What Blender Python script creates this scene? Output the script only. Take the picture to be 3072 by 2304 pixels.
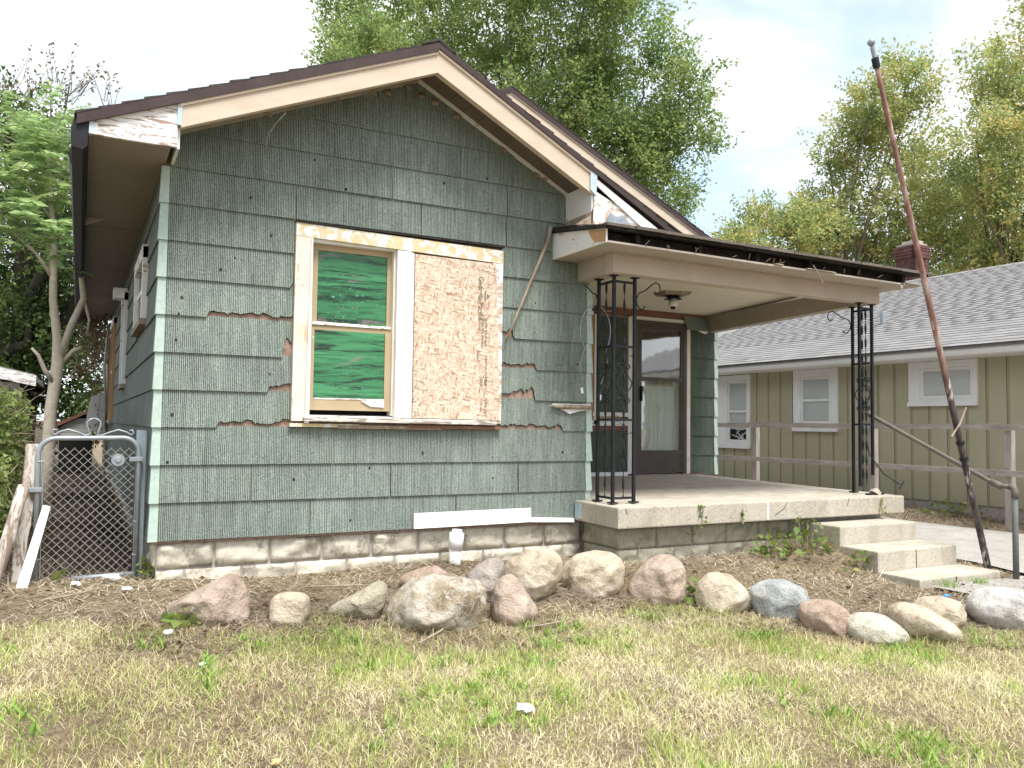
import bpy, bmesh, math, random
import numpy as np
from mathutils import Vector, Matrix, noise as mnoise

for o in list(bpy.data.objects):
    bpy.data.objects.remove(o, do_unlink=True)
SC = bpy.context.scene
COL = SC.collection
R = math.radians
rng = np.random.default_rng(7)
random.seed(7)

# ------------------------------------------------------------------ camera
cam = bpy.data.cameras.new('camera')
camo = bpy.data.objects.new('camera', cam)
COL.objects.link(camo)
RT = Vector((0.88413639, -0.46703652, 0.0134066))
UPV = Vector((-0.035182, -0.03793503, 0.99866068))
FW = Vector((0.46590243, 0.88342392, 0.04997102))
CAMLOC = Vector((-0.46812, -6.34881, 0.85845))
camo.matrix_world = Matrix(((RT.x, UPV.x, -FW.x, CAMLOC.x), (RT.y, UPV.y, -FW.y, CAMLOC.y), (RT.z, UPV.z, -FW.z, CAMLOC.z), (0, 0, 0, 1)))
cam.sensor_width = 36.0
cam.lens = 2456.4 / 3072 * 36
cam.clip_start = 0.05
cam.clip_end = 2000
SC.camera = camo
SC.render.resolution_x = 1024
SC.render.resolution_y = 768
SC.cycles.max_bounces = 6
SC.cycles.diffuse_bounces = 3
SC.cycles.transparent_max_bounces = 6

# ------------------------------------------------------------------ light
SUN_DIR = Vector((0.05, -0.56, 1.12)).normalized()      # towards the sun
EL = math.asin(SUN_DIR.z)
AZ = math.atan2(SUN_DIR.x, SUN_DIR.y)
w = bpy.data.worlds.new('World')
SC.world = w
w.use_nodes = True
nt = w.node_tree
nt.nodes.clear()
out = nt.nodes.new('ShaderNodeOutputWorld')
sky = nt.nodes.new('ShaderNodeTexSky')
sky.sky_type = 'NISHITA'
sky.sun_disc = False
sky.sun_elevation = EL
sky.sun_rotation = AZ
sky.air_density = 1.0
sky.dust_density = 1.5
b1 = nt.nodes.new('ShaderNodeBackground')
b1.inputs['Strength'].default_value = 0.13
nt.links.new(sky.outputs[0], b1.inputs['Color'])
b2 = nt.nodes.new('ShaderNodeBackground')
b2.inputs['Strength'].default_value = 0.50
tc = nt.nodes.new('ShaderNodeTexCoord')
mp = nt.nodes.new('ShaderNodeMapping')
mp.inputs['Scale'].default_value = (1.0, 1.0, 2.6)
nz = nt.nodes.new('ShaderNodeTexNoise')
nz.inputs['Scale'].default_value = 2.3
nz.inputs['Detail'].default_value = 7
nz.inputs['Roughness'].default_value = 0.52
nz.inputs['Distortion'].default_value = 0.5
nt.links.new(tc.outputs['Generated'], mp.inputs['Vector'])
nt.links.new(mp.outputs[0], nz.inputs['Vector'])
cr = nt.nodes.new('ShaderNodeValToRGB')              # how much cloud covers the blue
cr.color_ramp.elements[0].position = 0.30
cr.color_ramp.elements[0].color = (0.25, 0.25, 0.25, 1)
cr.color_ramp.elements[1].position = 0.50
cr.color_ramp.elements[1].color = (1, 1, 1, 1)
nt.links.new(nz.outputs['Fac'], cr.inputs[0])
nz2 = nt.nodes.new('ShaderNodeTexNoise')
nz2.inputs['Scale'].default_value = 4.0
nz2.inputs['Detail'].default_value = 6
nz2.inputs['Distortion'].default_value = 0.4
nt.links.new(mp.outputs[0], nz2.inputs['Vector'])
cr2 = nt.nodes.new('ShaderNodeValToRGB')
cr2.color_ramp.elements[0].position = 0.36
cr2.color_ramp.elements[0].color = (0.66, 0.74, 0.80, 1)
cr2.color_ramp.elements[1].position = 0.58
cr2.color_ramp.elements[1].color = (1, 1, 1, 1)
nt.links.new(nz2.outputs['Fac'], cr2.inputs[0])
nt.links.new(cr2.outputs[0], b2.inputs['Color'])
mx = nt.nodes.new('ShaderNodeMixShader')
nt.links.new(cr.outputs[0], mx.inputs[0])
nt.links.new(b1.outputs[0], mx.inputs[1])
nt.links.new(b2.outputs[0], mx.inputs[2])
nt.links.new(mx.outputs[0], out.inputs['Surface'])

sl = bpy.data.lights.new('sun', 'SUN')
sl.energy = 2.2
sl.angle = R(24)
sl.color = (1.0, 0.97, 0.92)
so = bpy.data.objects.new('sun', sl)
COL.objects.link(so)
so.rotation_euler = (-SUN_DIR).to_track_quat('-Z', 'Y').to_euler()
so.location = (0, -6, 12)

SC.view_settings.view_transform = 'Standard'
SC.view_settings.look = 'None'
SC.view_settings.gamma = 1.0
SC.view_settings.exposure = 1.5
SC.view_settings.use_curve_mapping = False

# ------------------------------------------------------------------ node helpers
class NT:
    def __init__(s, name, rough=0.8, spec=0.3, metal=0.0):
        s.m = bpy.data.materials.new(name)
        s.m.use_nodes = True
        s.t = s.m.node_tree
        s.b = s.t.nodes['Principled BSDF']
        s.b.inputs['Roughness'].default_value = rough
        s.b.inputs['Metallic'].default_value = metal
        s.b.inputs['Specular IOR Level'].default_value = spec
        s.c = s.t.nodes.new('ShaderNodeTexCoord')
        s.g = s.t.nodes.new('ShaderNodeNewGeometry')
        s.oi = None
    def vec(s, scale=(1, 1, 1), rot=(0, 0, 0)):
        m = s.t.nodes.new('ShaderNodeMapping')
        m.inputs['Scale'].default_value = scale
        m.inputs['Rotation'].default_value = rot
        s.t.links.new(s.g.outputs['Position'], m.inputs[0])
        return m.outputs[0]
    def rnd(s):
        if s.oi is None: s.oi = s.t.nodes.new('ShaderNodeObjectInfo')
        return s.oi.outputs['Random']
    def island(s):
        g = s.t.nodes.new('ShaderNodeNewGeometry')
        return g.outputs['Random Per Island']
    def noise(s, scale, detail=4, rough=0.55, vec=None, dist=0.0):
        n = s.t.nodes.new('ShaderNodeTexNoise')
        n.inputs['Scale'].default_value = scale
        n.inputs['Detail'].default_value = detail
        n.inputs['Roughness'].default_value = rough
        n.inputs['Distortion'].default_value = dist
        s.t.links.new(vec if vec is not None else s.g.outputs['Position'], n.inputs['Vector'])
        return n.outputs['Fac']
    def voro(s, scale, vec=None, feature='F1', out='Distance', rand=1.0):
        n = s.t.nodes.new('ShaderNodeTexVoronoi')
        n.feature = feature
        n.inputs['Scale'].default_value = scale
        n.inputs['Randomness'].default_value = rand
        s.t.links.new(vec if vec is not None else s.g.outputs['Position'], n.inputs['Vector'])
        return n.outputs[out]
    def ramp(s, fac, stops, interp='LINEAR'):
        n = s.t.nodes.new('ShaderNodeValToRGB')
        e = n.color_ramp.elements
        n.color_ramp.interpolation = interp
        while len(e) < len(stops): e.new(0.5)
        for i, (p, c) in enumerate(stops):
            e[i].position = p
            e[i].color = (c, c, c, 1) if not isinstance(c, tuple) else (*c, 1)
        s.t.links.new(fac, n.inputs[0])
        return n.outputs[0]
    def mix(s, fac, a, b, blend='MIX'):
        n = s.t.nodes.new('ShaderNodeMix')
        n.data_type = 'RGBA'
        n.blend_type = blend
        for v, k in ((fac, 0), (a, 6), (b, 7)):
            if isinstance(v, (int, float)): n.inputs[k].default_value = v
            elif isinstance(v, tuple): n.inputs[k].default_value = (*v, 1)
            else: s.t.links.new(v, n.inputs[k])
        return n.outputs[2]
    def math(s, op, a, b=0.0, clamp=False):
        n = s.t.nodes.new('ShaderNodeMath')
        n.operation = op
        n.use_clamp = clamp
        for k, v in enumerate((a, b)):
            if isinstance(v, (int, float)): n.inputs[k].default_value = v
            else: s.t.links.new(v, n.inputs[k])
        return n.outputs[0]
    def xyz(s, i, kind='Object'):
        n = s.t.nodes.new('ShaderNodeSeparateXYZ')
        s.t.links.new(s.c.outputs[kind], n.inputs[0])
        return n.outputs[i]
    def col(s, sock): 
        if isinstance(sock, tuple): s.b.inputs['Base Color'].default_value = (*sock, 1)
        else: s.t.links.new(sock, s.b.inputs['Base Color'])
    def rgh(s, sock): s.t.links.new(sock, s.b.inputs['Roughness'])
    def bump(s, h, strength=0.5, dist=0.01):
        n = s.t.nodes.new('ShaderNodeBump')
        n.inputs['Strength'].default_value = strength
        n.inputs['Distance'].default_value = dist
        s.t.links.new(h, n.inputs['Height'])
        s.t.links.new(n.outputs[0], s.b.inputs['Normal'])

def plain(name, c1, c2, scale=6, rough=0.75, bump=0.25, stretch=(1, 1, 1), detail=5, rand=0.0, spot=None, metal=0.0, spec=0.3, bdist=0.004):
    """two-tone noise paint; spot = (colour, lo, hi, scale) adds chips, peeled or stained patches"""
    n = NT(name, rough, spec, metal)
    v = n.vec(stretch)
    f = n.noise(scale, detail, 0.6, v)
    c = n.ramp(f, [(0.3, c1), (0.7, c2)])
    if rand:
        k = n.ramp(n.rnd(), [(0, 1 - rand), (1, 1 + rand)])
        c = n.mix(1.0, c, k, 'MULTIPLY')
    if spot:
        f2 = n.noise(spot[3], 6, 0.65, v, 0.3)
        c = n.mix(n.ramp(f2, [(spot[1], 0.0), (spot[2], 1.0)]), c, spot[0])
    n.col(c)
    if bump: n.bump(n.noise(scale * 6, 4, 0.6, v), bump, bdist)
    return n.m

# ------------------------------------------------------------------ mesh helpers
def mesh_np(name, V, F, smooth=False):
    V = np.asarray(V, np.float32); F = np.asarray(F, np.int32)
    me = bpy.data.meshes.new(name)
    k = F.shape[1]
    me.vertices.add(len(V)); me.vertices.foreach_set('co', V.ravel())
    me.loops.add(F.size); me.loops.foreach_set('vertex_index', F.ravel())
    me.polygons.add(len(F)); me.polygons.foreach_set('loop_start', np.arange(0, F.size, k, dtype=np.int32))
    me.polygons.foreach_set('loop_total', np.full(len(F), k, np.int32))
    if smooth: me.polygons.foreach_set('use_smooth', np.ones(len(F), bool))
    me.update(calc_edges=True)
    return me

def link(name, me, mat, parent=None, loc=None):
    o = bpy.data.objects.new(name, me)
    COL.objects.link(o)
    if me is not None and mat is not None and not me.materials: me.materials.append(mat)
    if parent is not None: o.parent = parent
    if loc is not None: o.location = loc
    return o

def tag(o, label=None, cat=None, group=None, kind=None):
    if label: o['label'] = label
    if cat: o['category'] = cat
    if group: o['group'] = group
    if kind: o['kind'] = kind
    return o

def thing(name, label, cat, loc=(0, 0, 0), group=None, rz=0):
    o = link(name, None, None)
    o.location = loc
    o.rotation_euler.z = rz
    return tag(o, label, cat, group)

class MB:
    """collects shapes in world coordinates; build() links them as one mesh"""
    def __init__(s): s.v = []; s.f = []
    def add(s, vs, fs):
        n = len(s.v); s.v += [tuple(v) for v in vs]; s.f += [tuple(i + n for i in f) for f in fs]; return s
    def box(s, a, b):
        x0, y0, z0 = (min(a[i], b[i]) for i in range(3)); x1, y1, z1 = (max(a[i], b[i]) for i in range(3))
        return s.add([(x0, y0, z0), (x1, y0, z0), (x1, y1, z0), (x0, y1, z0), (x0, y0, z1), (x1, y0, z1), (x1, y1, z1), (x0, y1, z1)],
                     [(0, 3, 2, 1), (4, 5, 6, 7), (0, 1, 5, 4), (1, 2, 6, 5), (2, 3, 7, 6), (3, 0, 4, 7)])
    def hexa(s, p):      # 8 corners: bottom 4 then top 4, same winding
        return s.add(p, [(0, 3, 2, 1), (4, 5, 6, 7), (0, 1, 5, 4), (1, 2, 6, 5), (2, 3, 7, 6), (3, 0, 4, 7)])
    def bar(s, a, b, wx, wy, up=(0, 0, 1)):   # rectangular bar from a to b
        a = Vector(a); b = Vector(b); d = (b - a).normalized(); u = Vector(up)
        if abs(d.dot(u)) > 0.98: u = Vector((0, 1, 0))
        x = d.cross(u).normalized(); y = x.cross(d).normalized()
        p = []
        for q in (a, b):
            for i, j in ((-1, -1), (1, -1), (1, 1), (-1, 1)): p.append(q + x * i * wx / 2 + y * j * wy / 2)
        return s.hexa(p)
    def tube(s, pts, r, n=8, cap=True):
        pts = [Vector(p) for p in pts]; m = len(pts); rr = r if isinstance(r, (list, tuple)) else [r] * m
        base = len(s.v); u = None
        for i, p in enumerate(pts):
            d = (pts[min(i + 1, m - 1)] - pts[max(i - 1, 0)])
            d = d.normalized() if d.length > 1e-9 else Vector((0, 0, 1))
            if u is None: u = d.orthogonal().normalized()
            else:
                u = u - d * u.dot(d)
                u = u.normalized() if u.length > 1e-6 else d.orthogonal().normalized()
            v = d.cross(u)
            for k in range(n):
                a = 2 * math.pi * k / n
                s.v.append(tuple(p + (u * math.cos(a) + v * math.sin(a)) * rr[i]))
        for i in range(m - 1):
            for k in range(n):
                k2 = (k + 1) % n
                s.f.append((base + i * n + k, base + i * n + k2, base + (i + 1) * n + k2, base + (i + 1) * n + k))
        if cap:
            s.f.append(tuple(base + k for k in reversed(range(n)))); s.f.append(tuple(base + (m - 1) * n + k for k in range(n)))
        return s
    def prism(s, poly, axis, a, b):
        """poly: 2-D points; axis 'x': (y,z), 'y': (x,z), 'z': (x,y); from a to b"""
        def P(p, t): return (t, p[0], p[1]) if axis == 'x' else (p[0], t, p[1]) if axis == 'y' else (p[0], p[1], t)
        n = len(poly); vs = [P(p, a) for p in poly] + [P(p, b) for p in poly]
        fs = [tuple(range(n)), tuple(range(2 * n - 1, n - 1, -1))]
        for i in range(n):
            j = (i + 1) % n; fs.append((i, i + n, j + n, j))
        return s.add(vs, fs)
    def build(s, name, mat, parent=None, smooth=False, bevel=0.0, fix=True):
        off = parent.location if (parent is not None and parent.parent is None) else Vector((0, 0, 0))
        if parent is not None and parent.parent is not None:
            q = parent; off = Vector((0, 0, 0))
            while q is not None: off = off + q.location; q = q.parent
        me = bpy.data.meshes.new(name)
        me.from_pydata([(v[0] - off.x, v[1] - off.y, v[2] - off.z) for v in s.v], [], s.f)
        if fix or bevel:
            bm = bmesh.new(); bm.from_mesh(me)
            bmesh.ops.recalc_face_normals(bm, faces=bm.faces)
            if bevel: bmesh.ops.bevel(bm, geom=list(bm.edges), offset=bevel, segments=2, affect='EDGES', profile=0.6)
            bm.to_mesh(me); bm.free()
        if smooth:
            me.polygons.foreach_set('use_smooth', np.ones(len(me.polygons), bool))
        return link(name, me, mat, parent)

def bx(name, a, b, mat, parent, bevel=0.0): return MB().box(a, b).build(name, mat, parent, bevel=bevel)

def clip(poly, a, b, c):
    """keep the half plane a*x + b*y <= c"""
    o = []
    for i, p in enumerate(poly):
        q = poly[(i + 1) % len(poly)]
        dp = a * p[0] + b * p[1] - c; dq = a * q[0] + b * q[1] - c
        if dp <= 0: o.append(p)
        if (dp < 0) != (dq < 0) and abs(dp - dq) > 1e-12:
            t = dp / (dp - dq); o.append((p[0] + (q[0] - p[0]) * t, p[1] + (q[1] - p[1]) * t))
    return o

def fbm(p, s=1.0, oct=4):
    return mnoise.fractal(Vector(p) * s, 1.0, 2.0, oct)

# ground height
GC = np.array([(0,0,-.28),(-1,.3,-.27),(-1,6,-.22),(-1,12,-.2),(2,0,-.28),(1,-.6,-.31),(2.6,-.7,-.32),(3.6,-.6,-.30),(4.6,-.8,-.29),(5.75,-.7,-.25),(5.3,-1.6,-.41),(5.82,-1.85,-.47),(7,-1.85,-.48),(7.1,-1.2,-.44),(7.3,0,-.43),(8.2,1,-.43),(9.6,1,-.42),(9.6,-3,-.48),(10.8,2,-.32),(10.8,-2,-.34),(10.8,7,-.3),(8,6,-.4),(0,-1.1,-.36),(-1.5,-1,-.36),(1.4,-1.5,-.38),(0,-1.7,-.44),(1.6,-2.1,-.46),(3.,-2.1,-.47),(4.3,-2.2,-.48),(4.0,-2.9,-.55),(3.3,-2.9,-.54),(5.5,-3,-.55),(0,-3,-.53),(2,-4,-.6),(3,-5,-.65),(6,-5,-.68),(8,-4,-.58),(0,-6,-.72),(-3,-4,-.6),(-4,-1,-.4),(-4,4,-.25),(12,-6,-.55),(4,8,-.25),(14,4,-.3)])
def gz(x, y):
    x = np.asarray(x, float); y = np.asarray(y, float)
    d2 = (x[..., None] - GC[:, 0]) ** 2 + (y[..., None] - GC[:, 1]) ** 2 + .02
    ww = d2 ** -1.6
    h = (ww * GC[:, 2]).sum(-1) / ww.sum(-1)
    far = np.clip((np.hypot(x - 3, y) - 14) / 15, 0, 1)
    return h * (1 - far) - .35 * far

LBX = np.array([-6, -1, 0, 0.6, 1.2, 1.7, 2.4, 3.2, 3.8, 4.3, 5.0, 5.8, 12]); LBY = np.array([-.35, -.55, -.98, -1.2, -1.42, -1.66, -1.60, -1.55, -1.9, -2.4, -2.8, -3.0, -3.2])
def lawn_edge(x): return np.interp(x, LBX, LBY)      # the lawn lies in front of this line, the bed behind it
# ------------------------------------------------------------------ materials
def siding_mat(name, axis, c_lo, c_hi, groove, pitch=78.0):
    n = NT(name, 0.85, 0.2)
    u = n.xyz(axis)
    wob = n.noise(7.0, 2, 0.5, n.vec((1, 1, 0.15)))
    ph = n.math('ADD', n.math('MULTIPLY', u, pitch), n.math('MULTIPLY', wob, 2.2))
    fr = n.math('ABSOLUTE', n.math('SUBTRACT', n.math('FRACT', ph), 0.5))
    wid = n.noise(33, 2, 0.5, n.vec((1, 1, 0.04)))
    edge = n.math('ADD', n.math('MULTIPLY', wid, 0.34), 0.16)
    g = n.math('SUBTRACT', 1.0, n.math('DIVIDE', n.math('SUBTRACT', fr, 0.02), edge, True), True)
    weak = n.ramp(n.noise(23, 3, 0.6, n.vec((1, 1, 0.12))), [(0.38, 0.65), (0.54, 1.0)])
    g = n.math('MULTIPLY', g, weak)
    speck = n.noise(150, 3, 0.75)
    base = n.mix(n.ramp(speck, [(0.40, 0.0), (0.60, 1.0)]), c_lo, c_hi)
    tone = n.ramp(n.noise(1.3, 4, 0.6), [(0.3, 0.82), (0.7, 1.1)])
    base = n.mix(1.0, base, tone, 'MULTIPLY')
    base = n.mix(1.0, base, n.ramp(n.rnd(), [(0, 0.92), (1, 1.06)]), 'MULTIPLY')
    run = n.ramp(n.noise(9, 4, 0.7, n.vec((1, 1, 0.10))), [(0.56, 0.0), (0.78, 0.42)])
    base = n.mix(run, base, (0.09, 0.105, 0.10))
    c = n.mix(n.math('MULTIPLY', g, 0.93), base, groove)
    n.col(c)
    n.bump(n.math('SUBTRACT', n.math('MULTIPLY', speck, 0.18), g), 0.7, 0.004)
    return n.m

M = {}
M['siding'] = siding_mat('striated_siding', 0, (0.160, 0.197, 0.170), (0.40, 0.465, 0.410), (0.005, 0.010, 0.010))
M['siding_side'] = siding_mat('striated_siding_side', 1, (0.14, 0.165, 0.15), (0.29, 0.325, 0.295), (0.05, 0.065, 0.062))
M['siding_porch'] = siding_mat('darker_striated_siding', 0, (0.070, 0.096, 0.074), (0.185, 0.228, 0.178), (0.006, 0.010, 0.008))  # darker green copy of the front siding, for porch wall and main gable
M['fiber'] = plain('torn_fibreboard', (0.24, 0.155, 0.12), (0.40, 0.29, 0.24), 40, 0.95, 0.8, spot=((0.05, 0.035, 0.03), 0.55, 0.75, 22))
M['aqua'] = plain('aqua_metal_corner', (0.36, 0.455, 0.41), (0.46, 0.555, 0.50), 30, 0.55, 0.15, spot=((0.33, 0.47, 0.44), 0.58, 0.8, 9))
M['tan'] = plain('tan_painted_metal', (0.52, 0.43, 0.335), (0.59, 0.50, 0.40), 3, 0.5, 0.06, (1, 1, 3), spot=((0.36, 0.28, 0.21), 0.66, 0.9, 5))
M['taupe'] = plain('taupe_paint', (0.365, 0.315, 0.262), (0.435, 0.38, 0.322), 4, 0.65, 0.2, (1, 1, 2.5), spot=((0.24, 0.19, 0.15), 0.64, 0.8, 9))
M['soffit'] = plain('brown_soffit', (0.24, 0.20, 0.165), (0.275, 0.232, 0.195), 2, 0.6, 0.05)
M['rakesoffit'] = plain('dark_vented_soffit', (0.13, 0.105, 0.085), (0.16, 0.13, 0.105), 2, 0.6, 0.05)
M['drip'] = plain('dark_brown_drip_edge', (0.042, 0.026, 0.026), (0.065, 0.042, 0.040), 5, 0.42, 0.05)
M['gutter'] = plain('black_gutter', (0.006, 0.006, 0.009), (0.016, 0.015, 0.02), 6, 0.5, 0.2)
M['roof'] = plain('dark_asphalt_shingle', (0.035, 0.032, 0.030), (0.085, 0.078, 0.070), 60, 0.95, 0.8, rand=0.2)
M['roof_brown'] = plain('brown_asphalt_shingle', (0.10, 0.085, 0.07), (0.19, 0.165, 0.14), 70, 0.95, 0.8, rand=0.2, spot=((0.05, 0.06, 0.035), 0.6, 0.8, 8))
M['char'] = plain('rotten_black_wood', (0.010, 0.009, 0.009), (0.05, 0.042, 0.036), 14, 0.9, 0.8)
M['white'] = plain('white_vinyl', (0.76, 0.76, 0.75), (0.82, 0.82, 0.81), 3, 0.45, 0.05, spot=((0.55, 0.53, 0.48), 0.66, 0.9, 10))
M['blue_strip'] = plain('pale_blue_flashing', (0.40, 0.50, 0.54), (0.50, 0.60, 0.64), 10, 0.4, 0.1)
M['porch_ceiling'] = plain('cream_ceiling', (0.70, 0.63, 0.49), (0.76, 0.69, 0.55), 2, 0.7, 0.05, spot=((0.45, 0.36, 0.26), 0.70, 0.95, 3))
M['raw_red'] = plain('exposed_red_wood', (0.15, 0.072, 0.048), (0.25, 0.125, 0.085), 9, 0.85, 0.4, (0.3, 1, 4), spot=((0.45, 0.40, 0.34), 0.62, 0.68, 7))
M['plywood'] = plain('orange_plywood', (0.40, 0.235, 0.115), (0.52, 0.33, 0.18), 6, 0.8, 0.3, (4, 4, 0.5))
M['oldwood'] = plain('weathered_wood', (0.20, 0.15, 0.11), (0.40, 0.33, 0.26), 8, 0.9, 0.6, (3, 3, 0.4), spot=((0.09, 0.06, 0.045), 0.6, 0.75, 12))
M['greywood'] = plain('grey_fence_wood', (0.26, 0.225, 0.20), (0.42, 0.38, 0.345), 7, 0.9, 0.6, (3, 0.5, 3), spot=((0.14, 0.115, 0.10), 0.62, 0.76, 10))
M['greypost'] = plain('grey_fence_post_wood', (0.27, 0.235, 0.21), (0.43, 0.39, 0.36), 7, 0.9, 0.6, (4, 4, 0.5), spot=((0.14, 0.115, 0.10), 0.62, 0.76, 10))
M['concrete'] = None
M['iron'] = plain('black_iron', (0.007, 0.009, 0.012), (0.018, 0.021, 0.026), 20, 0.55, 0.3, spot=((0.20, 0.18, 0.17), 0.68, 0.74, 40), spec=0.3)
M['bronze'] = plain('dark_bronze_aluminium', (0.070, 0.060, 0.052), (0.095, 0.082, 0.072), 4, 0.45, 0.05)
M['galv'] = plain('galvanised_pipe', (0.27, 0.30, 0.33), (0.36, 0.39, 0.42), 12, 0.45, 0.15, metal=0.35)
M['wire'] = plain('chain_link_wire', (0.27, 0.262, 0.245), (0.38, 0.37, 0.345), 30, 0.5, 0.0, metal=0.2)
M['dark'] = plain('dark_interior', (0.012, 0.012, 0.012), (0.02, 0.02, 0.02), 3, 0.9, 0)

def peel(name, paint1, paint2, wood1, wood2, lo, hi, stretch=(1, 1, 1), sc=7, rough=0.7):
    n = NT(name, rough, 0.25)
    v = n.vec(stretch)
    p = n.ramp(n.noise(3, 4, 0.6), [(0.3, paint1), (0.7, paint2)])
    wv = n.vec((stretch[0] * 2, stretch[1] * 2, stretch[2] * 6))
    wd = n.ramp(n.noise(6, 5, 0.65, wv), [(0.3, wood1), (0.7, wood2)])
    k = n.ramp(n.noise(sc, 7, 0.7, v, 0.6), [(lo, 0.0), (hi, 1.0)])
    n.col(n.mix(k, p, wd))
    n.bump(n.math('SUBTRACT', n.math('MULTIPLY', n.noise(40, 3), 0.2), k), 0.5, 0.004)
    return n.m
M['peel_white'] = peel('peeling_white_paint', (0.74, 0.73, 0.72), (0.82, 0.81, 0.80), (0.26, 0.17, 0.13), (0.45, 0.34, 0.28), 0.535, 0.56, (0.9, 1, 7))
M['peel_cream'] = peel('peeling_cream_casing', (0.70, 0.68, 0.63), (0.80, 0.78, 0.74), (0.60, 0.48, 0.27), (0.70, 0.58, 0.36), 0.49, 0.52, (1.6, 1, 1.6))
M['peel_jamb'] = peel('peeling_cream_jamb', (0.66, 0.58, 0.46), (0.78, 0.74, 0.67), (0.50, 0.36, 0.24), (0.66, 0.52, 0.36), 0.60, 0.63, (3.5, 1, 0.7))
M['peel_box'] = peel('peeling_white_box', (0.66, 0.67, 0.65), (0.76, 0.77, 0.75), (0.35, 0.22, 0.14), (0.48, 0.33, 0.22), 0.62, 0.64, (1, 1, 1.5))
M['peel_box2'] = peel('flaked_white_board', (0.74, 0.73, 0.72), (0.80, 0.79, 0.78), (0.44, 0.31, 0.23), (0.58, 0.45, 0.36), 0.50, 0.53, (1, 1, 2))
M['sash_tan'] = peel('tan_sash_paint', (0.40, 0.31, 0.19), (0.47, 0.37, 0.24), (0.70, 0.66, 0.58), (0.78, 0.75, 0.70), 0.70, 0.715, (1.5, 1, 1.5))
M['sill'] = peel('grey_weathered_sill', (0.56, 0.53, 0.48), (0.70, 0.67, 0.62), (0.22, 0.18, 0.15), (0.36, 0.31, 0.27), 0.50, 0.55, (0.6, 1, 6))
M['beam'] = peel('crazed_taupe_beam', (0.42, 0.358, 0.30), (0.49, 0.425, 0.362), (0.22, 0.165, 0.125), (0.31, 0.24, 0.19), 0.655, 0.665, (0.7, 1, 4), 9)
M['post_rot'] = peel('rotting_white_post', (0.55, 0.50, 0.45), (0.66, 0.61, 0.56), (0.20, 0.14, 0.11), (0.36, 0.28, 0.22), 0.46, 0.54, (2.5, 2.5, 0.6))

def concrete_mat(name, c1, c2, spotc, rough=0.92):
    n = NT(name, rough, 0.2)
    c = n.ramp(n.noise(3.2, 6, 0.65), [(0.3, c1), (0.7, c2)])
    agg = n.voro(70)
    c = n.mix(n.ramp(agg, [(0.25, 0.55), (0.5, 0.0)]), c, spotc)
    pit = n.noise(42, 6, 0.85)
    c = n.mix(n.ramp(pit, [(0.34, 0.85), (0.46, 0.0)]), c, (0.15, 0.125, 0.095))
    st = n.ramp(n.noise(5, 5, 0.65, n.vec((1, 1, 0.25))), [(0.48, 0.0), (0.72, 0.6)])
    c = n.mix(st, c, (0.25, 0.225, 0.17))
    n.col(c)
    n.bump(n.math('ADD', pit, n.math('MULTIPLY', agg, 0.5)), 0.6, 0.006)
    return n.m
M['concrete'] = concrete_mat('porch_concrete', (0.40, 0.36, 0.29), (0.52, 0.475, 0.395), (0.60, 0.565, 0.49))
M['drive'] = concrete_mat('driveway_concrete', (0.30, 0.285, 0.265), (0.40, 0.385, 0.36), (0.48, 0.46, 0.43))
M['step_side'] = M['concrete']

def block_mat(name, c1, c2, bare):
    n = NT(name, 0.9, 0.2)
    oi = n.rnd()
    c = n.ramp(n.noise(7, 6, 0.65), [(0.3, c1), (0.7, c2)])
    k = n.ramp(n.noise(4.5, 6, 0.7, None, 0.5), [(0.55, 0.0), (0.61, 0.9)])
    c = n.mix(k, c, bare)
    pit = n.noise(48, 6, 0.85)
    c = n.mix(n.ramp(pit, [(0.32, 0.8), (0.43, 0.0)]), c, (0.14, 0.12, 0.10))
    n.col(n.mix(1.0, c, n.ramp(oi, [(0, 0.88), (1, 1.08)]), 'MULTIPLY'))
    n.bump(n.math('ADD', pit, n.math('MULTIPLY', n.noise(20, 4), 1.5)), 0.7, 0.008)
    return n.m
M['block'] = block_mat('cream_painted_block', (0.54, 0.49, 0.385), (0.70, 0.655, 0.555), (0.32, 0.285, 0.235))
M['block_porch'] = block_mat('grey_green_block', (0.30, 0.285, 0.22), (0.44, 0.41, 0.33), (0.24, 0.25, 0.16))
M['mortar'] = plain('grey_mortar', (0.30, 0.28, 0.25), (0.46, 0.43, 0.39), 14, 0.95, 0.7)

def glass(name, tint=(0.9, 0.95, 0.95), refl=0.12, rough=0.02, blend=0.25):
    m = bpy.data.materials.new(name); m.use_nodes = True; t = m.node_tree; t.nodes.clear()
    o = t.nodes.new('ShaderNodeOutputMaterial'); tr = t.nodes.new('ShaderNodeBsdfTransparent'); gl = t.nodes.new('ShaderNodeBsdfGlossy')
    tr.inputs[0].default_value = (*tint, 1); gl.inputs['Roughness'].default_value = rough
    lw = t.nodes.new('ShaderNodeLayerWeight'); lw.inputs[0].default_value = blend
    ad = t.nodes.new('ShaderNodeMath'); ad.operation = 'ADD'; ad.inputs[1].default_value = refl; ad.use_clamp = True
    mx = t.nodes.new('ShaderNodeMixShader')
    tcn = t.nodes.new('ShaderNodeTexCoord'); nn = t.nodes.new('ShaderNodeTexNoise'); nn.inputs['Scale'].default_value = 2.2
    bp = t.nodes.new('ShaderNodeBump'); bp.inputs['Strength'].default_value = 0.06; bp.inputs['Distance'].default_value = 0.05
    t.links.new(tcn.outputs['Object'], nn.inputs['Vector']); t.links.new(nn.outputs[0], bp.inputs['Height']); t.links.new(bp.outputs[0], gl.inputs['Normal'])
    t.links.new(lw.outputs['Fresnel'], ad.inputs[0]); t.links.new(ad.outputs[0], mx.inputs[0])
    t.links.new(tr.outputs[0], mx.inputs[1]); t.links.new(gl.outputs[0], mx.inputs[2]); t.links.new(mx.outputs[0], o.inputs['Surface'])
    return m
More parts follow.
